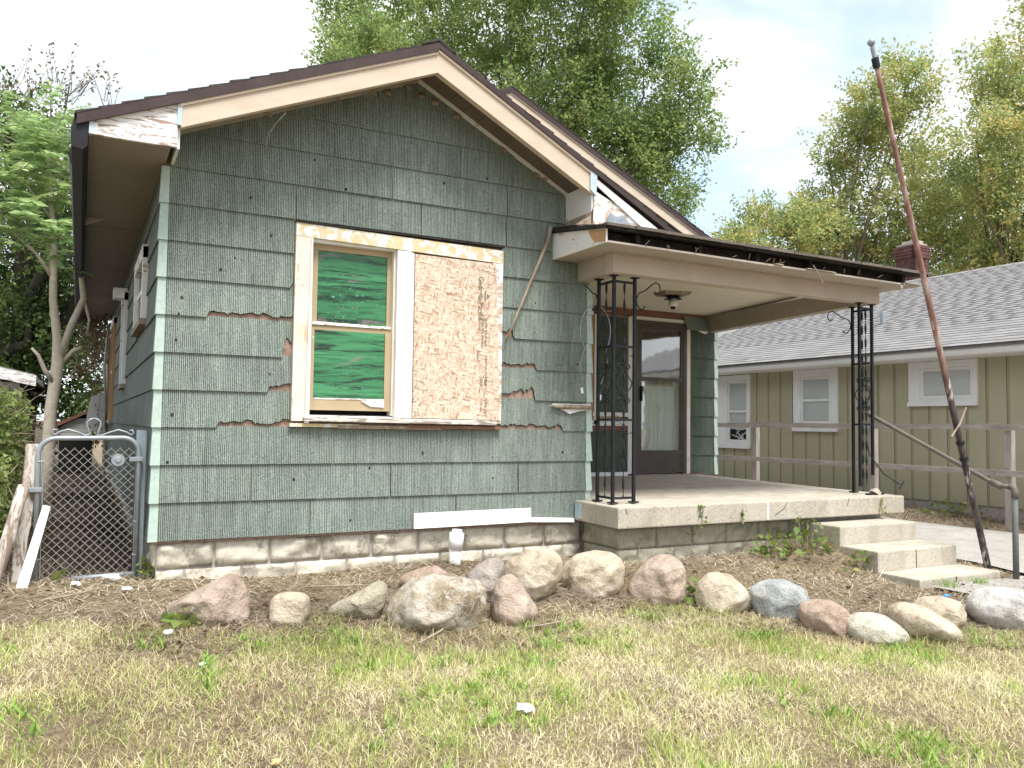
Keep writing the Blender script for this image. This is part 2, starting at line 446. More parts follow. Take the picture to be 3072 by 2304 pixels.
M['glass'] = glass('window_glass', (0.97, 0.98, 0.98), 0.02, 0.02, 0.12)

def green_pane_mat():
    n = NT('green_painted_glass', 0.10, 0.5)
    v = n.vec((1.0, 1.0, 7.5), rot=(0, 0.07, 0))
    f = n.noise(1.5, 9, 0.70, v, 0.55)
    c = n.ramp(f, [(0.30, (0.004, 0.009, 0.006)), (0.385, (0.012, 0.075, 0.03)), (0.46, (0.035, 0.18, 0.07)), (0.58, (0.055, 0.25, 0.105)), (0.8, (0.10, 0.32, 0.17))])
    f4 = n.noise(4.2, 8, 0.75, n.vec((0.40, 1, 6.0), rot=(0, -0.06, 0)), 0.5)
    c = n.mix(n.ramp(f4, [(0.50, 0.0), (0.60, 0.94)]), c, (0.005, 0.014, 0.009))
    f2 = n.noise(2.6, 4, 0.5, n.vec((1.2, 1, 4.0)), 0.5)
    c = n.mix(n.ramp(f2, [(0.60, 0.0), (0.70, 0.72)]), c, (0.24, 0.17, 0.19))
    f3 = n.noise(75, 2, 0.5)
    k3 = n.math('MULTIPLY', n.ramp(f3, [(0.68, 0.0), (0.70, 0.9)]), n.ramp(n.noise(3.0, 2, 0.5), [(0.50, 0.0), (0.62, 1.0)]))
    c = n.mix(k3, c, (0.35, 0.70, 0.55))
    n.col(c)
    return n.m
M['green'] = green_pane_mat()

def osb_mat():
    n = NT('osb', 0.85, 0.2)
    def val(sock):
        q = n.t.nodes.new('ShaderNodeSeparateColor'); n.t.links.new(sock, q.inputs[0]); return q.outputs[0], q.outputs[1]
    lay_ = []
    for rot, sx, sz in ((0.60, 19, 105), (-0.80, 21, 112), (1.40, 20, 108), (-0.12, 18, 100)):
        r0 = n.vec((1, 1, 1), rot=(0, rot, 0))
        m = n.t.nodes.new('ShaderNodeMapping'); m.inputs['Scale'].default_value = (sx, 1, sz); n.t.links.new(r0, m.inputs[0])
        lay_.append(val(n.voro(1.0, m.outputs[0], 'F1', 'Color')))
    v, top = lay_[0]
    for (a, p), th in zip(lay_[1:], (0.5, 0.64, 0.74)):
        k = n.math('GREATER_THAN', p, th); v = n.mix(k, v, a); v = val(v)[0]
    c = n.ramp(v, [(0.0, (0.33, 0.205, 0.13)), (0.14, (0.50, 0.36, 0.255)), (0.45, (0.62, 0.49, 0.375)), (1.0, (0.77, 0.67, 0.565))])
    g = n.noise(30, 4, 0.6, n.vec((4, 1, 1), rot=(0, 0.6, 0)))
    n.col(n.mix(1.0, c, n.ramp(g, [(0.3, 0.88), (0.7, 1.05)]), 'MULTIPLY'))
    n.bump(v, 0.25, 0.002)
    return n.m
M['osb'] = osb_mat()
M['print'] = plain('grey_print', (0.15, 0.12, 0.085), (0.28, 0.22, 0.165), 60, 0.9, 0)

def soil_mat():
    n = NT('soil_and_straw', 0.95, 0.1)
    x = n.noise(1.1, 5, 0.6)
    c = n.ramp(n.noise(28, 6, 0.7), [(0.3, (0.07, 0.05, 0.035)), (0.5, (0.19, 0.145, 0.10)), (0.72, (0.40, 0.33, 0.235))])
    c2 = n.ramp(n.noise(40, 5, 0.7), [(0.3, (0.12, 0.09, 0.05)), (0.7, (0.40, 0.33, 0.20))])
    c = n.mix(n.ramp(x, [(0.42, 0.0), (0.6, 0.8)]), c, c2)
    side_ = n.math('MULTIPLY', n.ramp(n.xyz(0), [(0.0, 1.0), (0.02, 0.0)]), n.ramp(n.xyz(1), [(0.2, 0.0), (0.7, 1.0)]))
    c = n.mix(side_, c, n.ramp(n.noise(22, 6, 0.7), [(0.35, (0.03, 0.022, 0.016)), (0.7, (0.13, 0.10, 0.075))]))
    n.col(c)
    n.bump(n.noise(60, 5, 0.75), 1.0, 0.02)
    return n.m
M['soil'] = soil_mat()

# ------------------------------------------------------------------ ground
def axis(lo, hi, step, far):
    a = list(np.arange(lo, hi + 1e-6, step)); g = step
    x = hi
    while x < far: g *= 1.45; x += g; a.append(x)
    g = step; x = lo; pre = []
    while x > -far: g *= 1.45; x -= g; pre.append(x)
    return np.array(pre[::-1] + a)
gx = axis(-3, 8, 0.1, 500); gy = axis(-6.5, 3, 0.1, 500)
GX, GY = np.meshgrid(gx, gy)
GZ = gz(GX, GY)
near = np.hypot(GX - 3, GY + 2) < 14
bmp = np.array([[fbm((x, y, 0), 3.0, 3) * 0.012 if nr else 0 for x, y, nr in zip(rx, ry, rn)] for rx, ry, rn in zip(GX, GY, near)])
GZ = GZ + bmp
nx, ny = len(gx), len(gy)
idx = np.arange(nx * ny).reshape(ny, nx)
F4 = np.stack([idx[:-1, :-1], idx[:-1, 1:], idx[1:, 1:], idx[1:, :-1]], -1).reshape(-1, 4)
ground = link('ground', mesh_np('ground', np.stack([GX, GY, GZ], -1).reshape(-1, 3), F4, True), M['soil'])
tag(ground, 'yard soil with straw and thin lawn around the house', kind='structure')

# driveway between the two houses, laid as a sheet a little above the soil
def sheet(name, xs, ys, dz, mat, label):
    X, Y = np.meshgrid(xs, ys); Z = gz(X, Y) + dz
    i = np.arange(X.size).reshape(X.shape)
    f = np.stack([i[:-1, :-1], i[:-1, 1:], i[1:, 1:], i[1:, :-1]], -1).reshape(-1, 4)
    return tag(link(name, mesh_np(name, np.stack([X, Y, Z], -1).reshape(-1, 3), f, True), mat), label, kind='structure')
sheet('driveway', np.linspace(7.3, 9.75, 20), np.linspace(-6, 13, 90), 0.030, M['drive'], 'pale worn concrete driveway between the two houses')
sheet('path', np.linspace(5.9, 7.2, 12), np.linspace(-3.1, -1.85, 12), 0.022, M['drive'], 'short concrete path at the foot of the porch steps')

# ------------------------------------------------------------------ the green house
H = thing('house', 'small green shingled bungalow with front gable, boarded window and porch', 'house', (0, 0, 0))
E_ = 0.27
W = 3.70
def gl(x): return 3.79 - 0.42 * (1.92 - x) if x < 1.92 else 3.79 - 0.515 * (x - 1.92)      # underside of roof at the wall

def jag(u0, u1, h, seed, ends=True):
    r = random.Random(seed); n = max(5, int((u1 - u0) / 0.018)); pts = []
    for i in range(n + 1):
        t = i / n
        r0 = max(1.0, (u1 - u0) / .022); e = min(1, r0 * t, r0 * (1 - t)) if ends else min(1, r0 * t)
        pts.append((u0 + (u1 - u0) * t, e * max(.55, .92 + .60 * mnoise.noise(Vector((t * (u1 - u0) * 11, seed * 3.1, 0))) + .35 * mnoise.noise(Vector((t * (u1 - u0) * 45, seed * 3.1, 4))) + r.uniform(-.10, .10)) * h))
    return pts

def panel(name, poly, z0, side, parent, mat, off=0.0, wear=0.0):
    """poly: (u, z) outline of one striated shingle panel; its bottom edge stands proud"""
    def P(u, z, back):
        d = 0.015 * min(1, max(0, (z0 + E_ - z) / E_)) - 0.002 + wear
        d = -0.006 if back else d
        return (u, off - d, z) if side == 'front' else (off - d, u, z)
    n = len(poly)
    vs = [P(u, z, False) for u, z in poly] + [P(u, z, True) for u, z in poly]
    fs = [tuple(range(n)), tuple(range(2 * n - 1, n - 1, -1))] + [(i, i + n, (i + 1) % n + n, (i + 1) % n) for i in range(n)]
    return MB().add(vs, fs).build(name, mat, parent)

def rows(parent, side, mat, off, r0, r1, spans, seams, notches, top=None, zbase=0.0):
    for k in range(r0, r1):
        z0 = zbase + k * E_; z1 = z0 + E_
        for (a, b) in spans(k):
            cuts = [a] + [s for s in seams(k) if a + 0.08 < s < b - 0.08] + [b]
            for u0, u1 in zip(cuts[:-1], cuts[1:]):
                g = 0.0034
                bot = [(u0 + g, z0)]
                for (q0, q1, h, sd) in notches.get(k, []):
                    q0c, q1c = max(q0, u0 + g), min(q1, u1 - g)
                    if q1c - q0c > 0.02:
                        js = jag(q0c, q1c, h * 1.15, sd, ends=not (abs(q1c - u1) < .02 or abs(q0c - u0) < .02))
                        if abs(q0c - u0) < .02: js = [(q0c + q1c - u, d) for u, d in reversed(js)]
                        if abs(q0c - u0) < .02: bot = []
                        bot += [(u, z0 + d) for u, d in js]
                        if abs(q1c - u1) < .02: bot.append(None)
                if bot and bot[-1] is None: bot.pop()
                else: bot.append((u1 - g, z0))
                poly = bot + [(u1 - g, z1 + 0.012), (u0 + g, z1 + 0.012)]
                if top:
                    for (ca, cb, cc) in top: poly = clip(poly, ca, cb, cc) if poly else poly
                if len(poly) < 3: continue
                if max(p[1] for p in poly) - min(p[1] for p in poly) < 0.02: continue
                panel('siding_panel', poly, z0, side, parent, mat, off, random.uniform(-.0012, .0012))
                if len(bot) > 4 and side == 'front' and off == 0.0:
                    nb_ = len(bot); low = [(u, z - (.0045 if 0 < i < nb_ - 1 or z > z0 + .02 else 0)) if z > z0 + .009 else (u, z + .001) for i, (u, z) in enumerate(bot)]
                    panel('torn_felt', low + [(bot[-1][0], z0 + .2), (bot[0][0], z0 + .2)], z0, side, parent, M['char'], off, -.0045)

# front wall: sheathing in four pieces round the window opening
mb = MB()
WX0, WX1, WZ0, WZ1 = 1.05, 2.70, 0.90, 2.31
mb.prism([(0.012, -.02), (WX0, -.02), (WX0, gl(WX0)), (0.012, gl(0.012))], 'y', 0.008, 0.14)
mb.prism([(WX1, -.02), (W - .012, -.02), (W - .012, gl(W)), (WX1, gl(WX1))], 'y', 0.008, 0.14)
mb.prism([(WX0, -.02), (WX1, -.02), (WX1, WZ0), (WX0, WZ0)], 'y', 0.008, 0.14)
mb.prism([(WX0, WZ1), (WX1, WZ1), (WX1, gl(WX1)), (1.92, gl(1.92)), (WX0, gl(WX0))], 'y', 0.008, 0.14)
fw = mb.build('front_wall', M['fiber'], H)
SE = {0: [1.132, 2.36], 1: [0.685, 1.778, 2.95], 2: [1.30, 2.50], 3: [], 4: [], 5: [], 6: [], 7: [3.35], 8: [], 9: [0.963, 2.0, 2.80], 10: [1.744, 2.806], 11: [1.25, 2.35], 12: [1.9], 13: [1.6]}
NO = {6: [(0.33, 0.975, 0.045, 1)], 4: [(0.78, 0.975, 0.07, 2), (2.755, 3.11, 0.085, 5)], 3: [(0.42, 0.975, 0.045, 3), (2.755, 3.40, 0.042, 8)],
      5: [(0.885, 0.975, 0.11, 4), (2.755, 3.12, 0.055, 6)], 7: [(0.93, 0.975, 0.035, 9)]}
NO[6].append((2.755, 2.89, 0.08, 7))
rows(fw, 'front', M['siding'], 0.0, 0, 14, lambda k: [(0.045, 0.963), (2.757, 3.655)] if 3 <= k <= 8 else [(0.045, 3.655)], lambda k: SE.get(k, []), NO,
     top=[(-0.42, 1, 3.78 - 0.42 * 1.92), (0.515, 1, 3.78 + 0.515 * 1.92)])
# corner strips, one per course
for k in range(0, 10):
    z0 = k * E_
    for X, s in ((0.0, 1), (W, -1)):
        if s < 0 and k > 7: continue
        b_ = 0.012; wd = 0.05
        a0 = X - s * 0.014; a1 = X - s * 0.003
        p = [(a0, -0.021, z0 - .002), (X + s * wd, -0.021, z0 - .002), (X + s * wd, -0.003, z0 + E_), (a1, -0.003, z0 + E_)]
        q = [(a0, wd, z0 - .002), (a1, wd, z0 + E_)]
        vs = [p[0], p[1], p[2], p[3], q[0], q[1], (X + s * .008, wd, z0), (X + s * .008, wd, z0 + E_), (X + s * wd, .01, z0), (X + s * wd, .01, z0 + E_), (X + s * .008, .01, z0), (X + s * .008, .01, z0 + E_)]
        fs = [(0, 1, 2, 3), (0, 3, 5, 4), (4, 5, 7, 6), (1, 8, 9, 2), (6, 7, 11, 10), (8, 10, 11, 9), (3, 2, 9, 11, 7, 5), (0, 4, 6, 10, 8, 1)]
        MB().add(vs, fs).build('corner_strip', M['aqua'] if X == 0 else M['siding_corner'] if 'siding_corner' in M else M['aqua'], fw)

# left wall
lw = bx('left_wall', (0.008, 0.14, -.02), (0.14, 10.5, 2.72), M['fiber'], H)
def side_spans(k):
    z0 = k * E_
    s = [(0.045, 10.5)]
    for (a, b, zl, zh) in ((1.05, 2.25, 1.70, 2.30), (4.28, 5.05, 1.28, 2.36), (7.75, 9.1, 0.85, 2.45)):
        if z0 + E_ * 0.7 > zl and z0 + E_ * 0.3 < zh:
            o = []
            for (u, v) in s:
                if u < a < v: o += [(u, a), (min(b, v), v)]
                else: o.append((u, v))
            s = o
    return s
rows(lw, 'left', M['siding_side'], 0.0, 0, 10, side_spans, lambda k: [0.6 * (k % 2) + 1.22 * i + 0.4 for i in range(10)], {}, top=[(0, 1, 2.72)])
# side windows
for i, (a, b, zl, zh) in enumerate(((1.05, 2.25, 1.70, 2.30), (4.28, 5.05, 1.28, 2.36), (7.75, 9.1, 0.85, 2.45))):
    wn = bx('side_window', (-0.005, a + .1, zl + .08), (0.10, b - .1, zh - .08), M['dark'], H)
    fm = M['peel_box'] if i < 2 else M['plywood']
    bx('casing', (-0.045, a, zl), (0.0, a + .1, zh), fm, wn); bx('casing', (-0.045, b - .1, zl), (0.0, b, zh), fm, wn)
    bx('casing', (-0.05, a, zh - .09), (0.0, b, zh + .02), M['peel_white'], wn); bx('sill', (-0.06, a - .02, zl - .05), (0.0, b + .02, zl), M['oldwood'], wn)
    bx('sash', (-0.02, a + .1, (zl + zh) / 2 - .02), (-0.006, b - .1, (zl + zh) / 2 + .02), M['white'], wn)
    bx('pane', (-0.012, a + .1, zl), (-0.008, b - .1, zh - .09), M['glass'], wn)
# conduit, loose cable and hanging shutter on the far end of the left wall
MB().tube([(-.06, 9.2, 2.5), (-.10, 9.0, 2.2), (-.13, 8.8, 1.7), (-.09, 8.9, 1.2), (-.06, 9.4, .7)], 0.018, 6).build('cable', M['wire'], H, True)
MB().hexa([(-.05, 10.2, .55), (-.38, 10.1, .72), (-.36, 10.14, .72), (-.03, 10.24, .55), (-.08, 10.0, 1.35), (-.30, 9.95, 1.25), (-.28, 9.99, 1.25), (-.06, 10.04, 1.35)]).build('loose_panel', M['white'], H)
MB().tube([(-.06, 9.6, -.2), (-.06, 9.6, 2.3)], 0.03, 8).build('downpipe', M['taupe'], H, True)
bx('vent_hood', (-.16, 4.36, 2.30), (-.01, 4.60, 2.42), M['white'], H)

# ---- foundation: rock-faced blocks
def block_mesh(name, wd, ht, seed):
    r = random.Random(seed); NX, NZ = 12, 7; vs = []; fs = []
    for j in range(NZ + 1):
        for i in range(NX + 1):
            u, v = i / NX, j / NZ
            e = min(1, 16 * min(u, 1 - u)) * min(1, 8 * min(v, 1 - v)) * (1 + .3 * fbm((u * 5 + seed, v * 3, 7), 1, 2))
            d = e * (0.012 + 0.034 * fbm((u * wd * 7 + seed * 5, v * ht * 9, seed), 1, 4))
            vs.append((u * wd, -d, v * ht))
    for j in range(NZ):
        for i in range(NX):
            a = j * (NX + 1) + i; fs.append((a, a + 1, a + NX + 2, a + NX + 1))
    b = len(vs); vs += [(0, .05, 0), (wd, .05, 0), (wd, .05, ht), (0, .05, ht)]
    fs += [tuple([b, b + 1] + list(range(NX, -1, -1)))[:], tuple([b + 2, b + 3] + [NZ * (NX + 1) + i for i in range(NX + 1)])]
    fs += [tuple([b + 3, b] + [j * (NX + 1) for j in range(NZ + 1)]), tuple([b + 1, b + 2] + [j * (NX + 1) + NX for j in range(NZ, -1, -1)])]
    me = bpy.data.meshes.new(name); me.from_pydata(vs, [], fs)
    me.polygons.foreach_set('use_smooth', np.ones(len(me.polygons), bool)); return me
fo = bx('foundation', (0.05, 0.052, -0.6), (W, 0.30, -0.021), M['mortar'], H)
BV = [block_mesh('block', 0.378, 0.176, s) for s in range(5)]
BH = [block_mesh('block', 0.178, 0.176, s + 9) for s in range(2)]
for m_ in BV + BH: m_.materials.append(M['block'])
def lay(parent, x0, x1, ytop, zs, offs, vs, hs, along='x', yy=0.04):
    for r_, z in enumerate(zs):
        x = x0 - offs[r_]; i = 0
        while x < x1 - 0.1:
            a = max(x, x0); full = (x >= x0 - 1e-6) and (x + 0.40 <= x1 + .12)
            me = random.choice(vs) if full else random.choice(hs)
            if not full and x < x0: a = x0
            o = link('foundation_block', me, None, parent, (a, yy, z) if along == 'x' else (yy, a, z))
            if along == 'y': o.rotation_euler.z = -math.pi / 2; o.location = (yy, a + (0.392 if full else .19), z)
            x += 0.40
lay(fo, 0.055, W - 0.03, 0, (-0.200, -0.395), (0.0, 0.2), BV, BH)
o = link('foundation_block', BH[0], None, fo, (0.04, 0.06 + .19, -0.2)); o.rotation_euler.z = -math.pi / 2
bx('side_foundation', (0.06, 0.30, -0.6), (0.2, 10.5, -0.021), M['mortar'], H)

# ---- front roof
RX, RZ = 1.945, 3.875
def rt(x): return RZ - 0.42 * (RX - x) if x < RX else RZ - 0.518 * (x - RX)     # top of deck at the front
roof = MB()
roof.prism([(-.545, rt(-.545) - .035), (RX, RZ - .04), (RX, RZ), (-.545, rt(-.545))], 'y', -0.44, 4.6)
roof.prism([(RX, RZ - .04), (4.36, rt(4.36) - .035), (4.36, rt(4.36)), (RX, RZ)], 'y', -0.44, 3.2)
rf = roof.build('roof', M['roof'], H)
def shingle_strip(x0, x1, sgn, y0, y1, lift):
    z = lambda x: rt(x)
    a, b = (x0, x1)
    p = [(a, z(a) + .014 + lift), (b, z(b) + .003), (b, z(b) - .001), (a, z(a) - .001)]
    return MB().prism(p, 'y', y0, y1)
st = 0.135
x = -.565
while x < RX - .05:
    shingle_strip(x, min(x + st * 1.15, RX), 1, -.46 + random.uniform(-.006, .006), 0.55, random.uniform(0, .007)).build('shingle', M['roof'], rf); x += st
x = 4.36
while x > RX + .05:
    shingle_strip(x, max(x - st * 1.15, RX), -1, -.46 + random.uniform(-.006, .006), 0.55, random.uniform(0, .006)).build('shingle', M['roof'], rf); x -= st
MB().prism([(RX - .14, RZ - .035), (RX, RZ + .03), (RX + .14, RZ - .045), (RX + .14, RZ - .06), (RX, RZ + .012), (RX - .14, RZ - .05)], 'y', -.468, .3).build('ridge_shingle', M['roof'], rf)
# drip edge and rake boards
def rake(xa, xb, zt, zb, y0, y1, name, mat, parent=rf):
    return MB().prism([(xa, rt(xa) - zb), (xb, rt(xb) - zb), (xb, rt(xb) - zt), (xa, rt(xa) - zt)], 'y', y0, y1).build(name, mat, parent)
rake(-.55, RX, .004, .072, -.462, -.442, 'drip_edge', M['drip']); rake(RX, 4.36, .004, .048, -.462, -.442, 'drip_edge', M['drip'])
rake(0.065, RX, .062, .225, -.438, -.405, 'rake_board', M['tan']); rake(RX, 3.425, .046, .225, -.438, -.405, 'rake_board', M['tan'])
rake(0.065, RX, .060, .092, -.452, -.4385, 'rake_moulding', M['tan']); rake(RX, 3.425, .050, .072, -.452, -.4385, 'rake_moulding', M['tan'])
rake(0.075, RX, .225, .240, -.445, -.385, 'rake_lip', M['tan']); rake(RX, 3.42, .225, .240, -.445, -.385, 'rake_lip', M['tan'])
# sloped soffit between rake and wall: boards
def slope_boards(xa, xb, n, sl):
    for i in range(n):
        a = xa + (xb - xa) * i / n; b = xa + (xb - xa) * (i + 1) / n - .004
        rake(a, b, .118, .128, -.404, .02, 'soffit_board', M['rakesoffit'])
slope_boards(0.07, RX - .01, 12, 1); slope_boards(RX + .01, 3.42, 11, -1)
rake(0.08, RX, .129, .160, -.03, .004, 'frieze_strip', M['taupe']); rake(RX, 3.42, .129, .155, -.03, .004, 'frieze_strip', M['peel_box'])
# boxed eave returns
MB().prism([(-.45, 2.713), (.055, 2.713), (.055, rt(.055) - .06), (-.45, rt(-.45) - .06)], 'y', -.43, -.40).build('eave_return', M['peel_white'], rf)
bx('flashing_strip', (.050, -.446, 2.865), (.080, -.431, rt(.06) - .058), M['blue_strip'], rf)
bx('flashing_strip', (-.478, -.446, 2.71), (-.452, -.431, rt(-.46) - .03), M['blue_strip'], rf)
bx('trim_piece', (-.452, -.436, 2.713), (-.428, -.4305, rt(-.44) - .085), M['white'], rf)
MB().box((.055, -.40, 2.713), (.075, 0.02, rt(.06) - .2)).build('return_side', M['peel_box'], rf)
bx('left_soffit', (-.455, -.40, 2.715), (.02, 10.6, 2.73), M['soffit'], rf)
for y in (2.4, 4.84, 7.3): bx('soffit_joint', (-.455, y, 2.7125), (.015, y + .012, 2.7145), M['rakesoffit'], rf)
bx('fascia', (-.478, -.43, 2.700), (-.4555, 10.6, rt(-.46) - .02), M['soffit'], rf)
g = MB()
for y in np.arange(-.44, 10.6, .5):
    j0, j1 = random.uniform(-.008, .008), 0
    g.prism([(-.482, 2.80), (-.575 + j0, 2.79), (-.590 + j0, 2.70 + j0), (-.575, 2.615), (-.51, 2.60), (-.482, 2.63)], 'y', y, min(y + .498, 10.6))
g.build('gutter', M['gutter'], rf)
for y in (-.35, .35, 1.5, 3.0, 5): MB().tube([(-.60, y, 2.745), (-.47, y, 2.75)], .004, 5).build('gutter_spike', M['wire'], rf)
# right end of the front roof
sx = 3.425
MB().hexa([(sx - .012, -.43, 2.62), (sx, -.43, 2.62), (sx, .02, 2.62), (sx - .012, .02, 2.62), (sx - .012, -.43, rt(sx) - .13), (sx, -.43, rt(sx) - .13), (sx, .02, rt(sx) - .13), (sx - .012, .02, rt(sx) - .13)]).build('return_side', M['peel_box'], rf)
MB().prism([(sx + .012, 2.56), (4.25, 2.56), (4.25, 2.60), (sx + .012, rt(sx) - .19)], 'y', -.425, -.40).build('eave_return', M['peel_box2'], rf)
MB().prism([(sx + .005, rt(sx) - .13), (4.10, rt(4.10) - .20), (4.32, rt(4.32) - .09), (sx + .005, rt(sx) - .075)], 'y', -.440, -.426).build('rake_end_board', M['white'], rf)
MB().prism([(3.385, rt(3.4) - .21), (3.445, rt(3.44) - .24), (3.455, rt(3.45) - .05), (3.39, rt(3.39) - .04)], 'y', -.455, -.4405).build('flashing_strip', M['blue_strip'], rf)
# nests and old wiring under the gable
for i, (x_, dz) in enumerate(((.72, .02), (.92, .015), (1.25, .02), (1.55, .03), (1.68, .06), (1.86, .05), (1.98, .10), (2.10, .07), (2.30, .05), (2.75, .03), (3.1, .02))):
    zt = gl(x_) - .03 - dz
    mb = MB()
    for q in range(4): mb.tube([(x_ + q * .014 - .02, -.012, zt), (x_ + q * .014 - .02, -.024, zt - .02), (x_ + q * .014 - .02, -.022, zt - .05)], [.006, .009, .007], 5)
    mb.build('wasp_nest', M['oldwood'], rf, True)
MB().tube([(.78, -.40, 3.10), (.74, -.30, 3.06), (.70, -.20, 2.99), (.69, -.15, 2.90)], .006, 5).build('hanging_wire', M['wire'], rf, True)

# ---- main roof behind
M_RX, M_RZ = 3.90, 4.85
def mt(x): return M_RZ - (0.475 if x > M_RX else 0.457) * abs(x - M_RX)
mr = MB()
mr.prism([(-.545, mt(-.545) - .04), (M_RX, M_RZ - .05), (M_RX, M_RZ), (-.545, mt(-.545))], 'y', 2.08, 10.8)
mr.prism([(M_RX, M_RZ - .05), (8.05, mt(8.05) - .04), (8.05, mt(8.05)), (M_RX, M_RZ)], 'y', 2.08, 10.8)
mrf = mr.build('main_roof', M['roof'], H)
def rake2(xa, xb, zt, zb, y0, y1, name, mat):
    return MB().prism([(xa, mt(xa) - zb), (xb, mt(xb) - zb), (xb, mt(xb) - zt), (xa, mt(xa) - zt)], 'y', y0, y1).build(name, mat, mrf)
rake2(M_RX, 8.05, .004, .072, 2.05, 2.079, 'drip_edge', M['drip']); rake2(-.54, M_RX, .004, .072, 2.05, 2.079, 'drip_edge', M['drip'])
rake2(M_RX, 8.0, .064, .20, 2.07, 2.11, 'rake_board', M['tan']); rake2(-.5, M_RX, .064, .20, 2.07, 2.11, 'rake_board', M['tan'])
rake2(M_RX, 8.0, .062, .085, 2.056, 2.0695, 'rake_moulding', M['tan'])
x = 8.05
while x > M_RX + .05:
    x2 = max(x - st * 1.15, M_RX)
    MB().prism([(x, mt(x) + .016), (x2, mt(x2) + .003), (x2, mt(x2) - .001), (x, mt(x) - .001)], 'y', 2.045, 3.0).build('shingle', M['roof'], mrf); x -= st
# gable wall of the main roof
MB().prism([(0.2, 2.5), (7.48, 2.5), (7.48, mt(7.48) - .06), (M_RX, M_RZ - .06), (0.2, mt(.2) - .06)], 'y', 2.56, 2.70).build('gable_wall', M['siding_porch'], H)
bx('right_wall', (7.36, 2.70, -.5), (7.488, 10.5, 2.75), M['siding_side'], H)
bx('rear_wall', (0.15, 10.36, -.5), (7.36, 10.5, 2.75), M['siding_side'], H)
# ---- front double window
win = bx('front_window', (1.06, 0.132, 0.91), (2.69, 0.138, 2.30), M['dark'], H)
tag(win, 'double window, left sash painted green, right half boarded over')
MB().prism([(0.963, 2.40), (2.757, 2.375), (2.757, 2.262), (0.963, 2.298)], 'y', -.040, .006).build('head_casing', M['peel_cream'], win)
bx('side_casing', (0.963, -.038, 0.868), (1.083, .006, 2.2965), M['peel_jamb'], win)
bx('side_casing', (2.664, -.038, 0.868), (2.757, .006, 2.262), M['peel_box2'], win)
MB().hexa([(1.060, -.062, .852), (1.092, -.062, .852), (1.092, -.02, .852), (1.060, -.02, .852), (1.081, -.052, 2.29), (1.092, -.052, 2.29), (1.092, -.02, 2.29), (1.081, -.02, 2.29)]).build('loose_strip', M['white'], win)
bx('mullion', (1.786, -.046, .906), (1.912, .10, 2.272), M['white'], win)
bx('mullion_strip', (1.914, -.034, .906), (1.936, .02, 2.266), M['white'], win)
MB().box((1.084, -.006, 2.268), (1.785, .06, 2.297)).build('head_jamb', M['white'], win)
bx('jamb', (1.084, -.004, .92), (1.10, .10, 2.267), M['sash_tan'], win); bx('jamb', (1.768, -.004, .92), (1.785, .10, 2.267), M['peel_jamb'], win)
# upper sash (set back) and lower sash
us = MB()
us.box((1.100, .048, 1.60), (1.158, .084, 2.267)); us.box((1.732, .048, 1.60), (1.768, .084, 2.267)); us.box((1.158, .048, 2.222), (1.732, .084, 2.267))
us.build('upper_sash', M['sash_tan'], win)
MB().box((1.100, .040, 1.585), (1.768, .086, 1.635)).build('meeting_rail', M['sash_tan'], win)
MB().hexa([(1.12, .028, 1.628), (1.765, .028, 1.628), (1.765, .045, 1.628), (1.12, .045, 1.628), (1.12, .032, 1.652), (1.765, .032, 1.647), (1.765, .045, 1.647), (1.12, .045, 1.652)]).build('peeling_strip', M['peel_white'], win)
bx('pane', (1.155, .060, 1.63), (1.735, .066, 2.225), M['green'], win)
bx('sash_stile', (1.100, .016, .955), (1.136, .046, 1.59), M['sash_tan'], win); bx('sash_stile', (1.714, .016, .955), (1.768, .046, 1.59), M['sash_tan'], win)
bx('bottom_rail', (1.136, .015, .955), (1.714, .047, 1.048), M['sash_tan'], win)
bx('putty_strip', (1.136, .012, 1.040), (1.714, .020, 1.052), M['peel_white'], win)
bx('pane', (1.134, .026, 1.046), (1.716, .032, 1.586), M['green'], win)
MB().prism([(1.52, 1.035), (1.712, 1.045), (1.712, .985), (1.60, .99)], 'y', .004, .009).build('torn_strip', M['white'], win)
MB().hexa([(1.05, -.075, .868), (2.70, -.075, .855), (2.70, .10, .862), (1.05, .10, .875), (1.05, -.075, .900), (2.70, -.075, .888), (2.70, .10, .915), (1.05, .10, .925)]).build('sill', M['sill'], win)
for i, (a, b, z) in enumerate(((.95, 1.5, .838), (1.32, 2.2, .828), (1.9, 2.76, .835))):
    MB().hexa([(a, -.036 - .004 * i, z - .014), (b, -.036 - .004 * i, z - .018), (b, .006, z - .016), (a, .006, z - .014), (a, -.036 - .004 * i, z + .012), (b, -.036 - .004 * i, z + .008), (b, .006, z + .010), (a, .006, z + .012)]).build('shim', (M['peel_cream'], M['oldwood'], M['raw_red'])[i], win)
bx('drip_strip', (.958, -.050, 2.402), (2.765, .002, 2.413), M['char'], win)
osb = MB().prism([(1.940, .905), (2.742, .898), (2.688, 2.252), (1.940, 2.258)], 'y', -.0465, -.0345).build('strand_board', M['osb'], win)
bx('backing', (1.94, -.030, .915), (2.66, .0, 2.255), M['oldwood'], win)
def text(body, size, x, z, y, mat, parent, name='lettering', squeeze=1.0):
    """flat printing that reads downwards on the front face"""
    cu = bpy.data.curves.new('t', 'FONT'); cu.body = body; cu.size = size; cu.extrude = 0.0; cu.offset = size * .018; cu.resolution_u = 3
    ob = bpy.data.objects.new('t', cu); COL.objects.link(ob)
    dg = bpy.context.evaluated_depsgraph_get()
    me = bpy.data.meshes.new_from_object(ob.evaluated_get(dg)); bpy.data.objects.remove(ob, do_unlink=True)
    me.transform(Matrix(((0, 1, 0, x), (0, 0, -1, y), (-squeeze, 0, 0, z), (0, 0, 0, 1))))
    me.materials.clear()
    return link(name, me, mat, parent)
def tx(body, size, x, z, sq=1.0):
    t_ = text(body, size, x, z, -.0478, M['print'], osb, 'lettering', sq); return t_
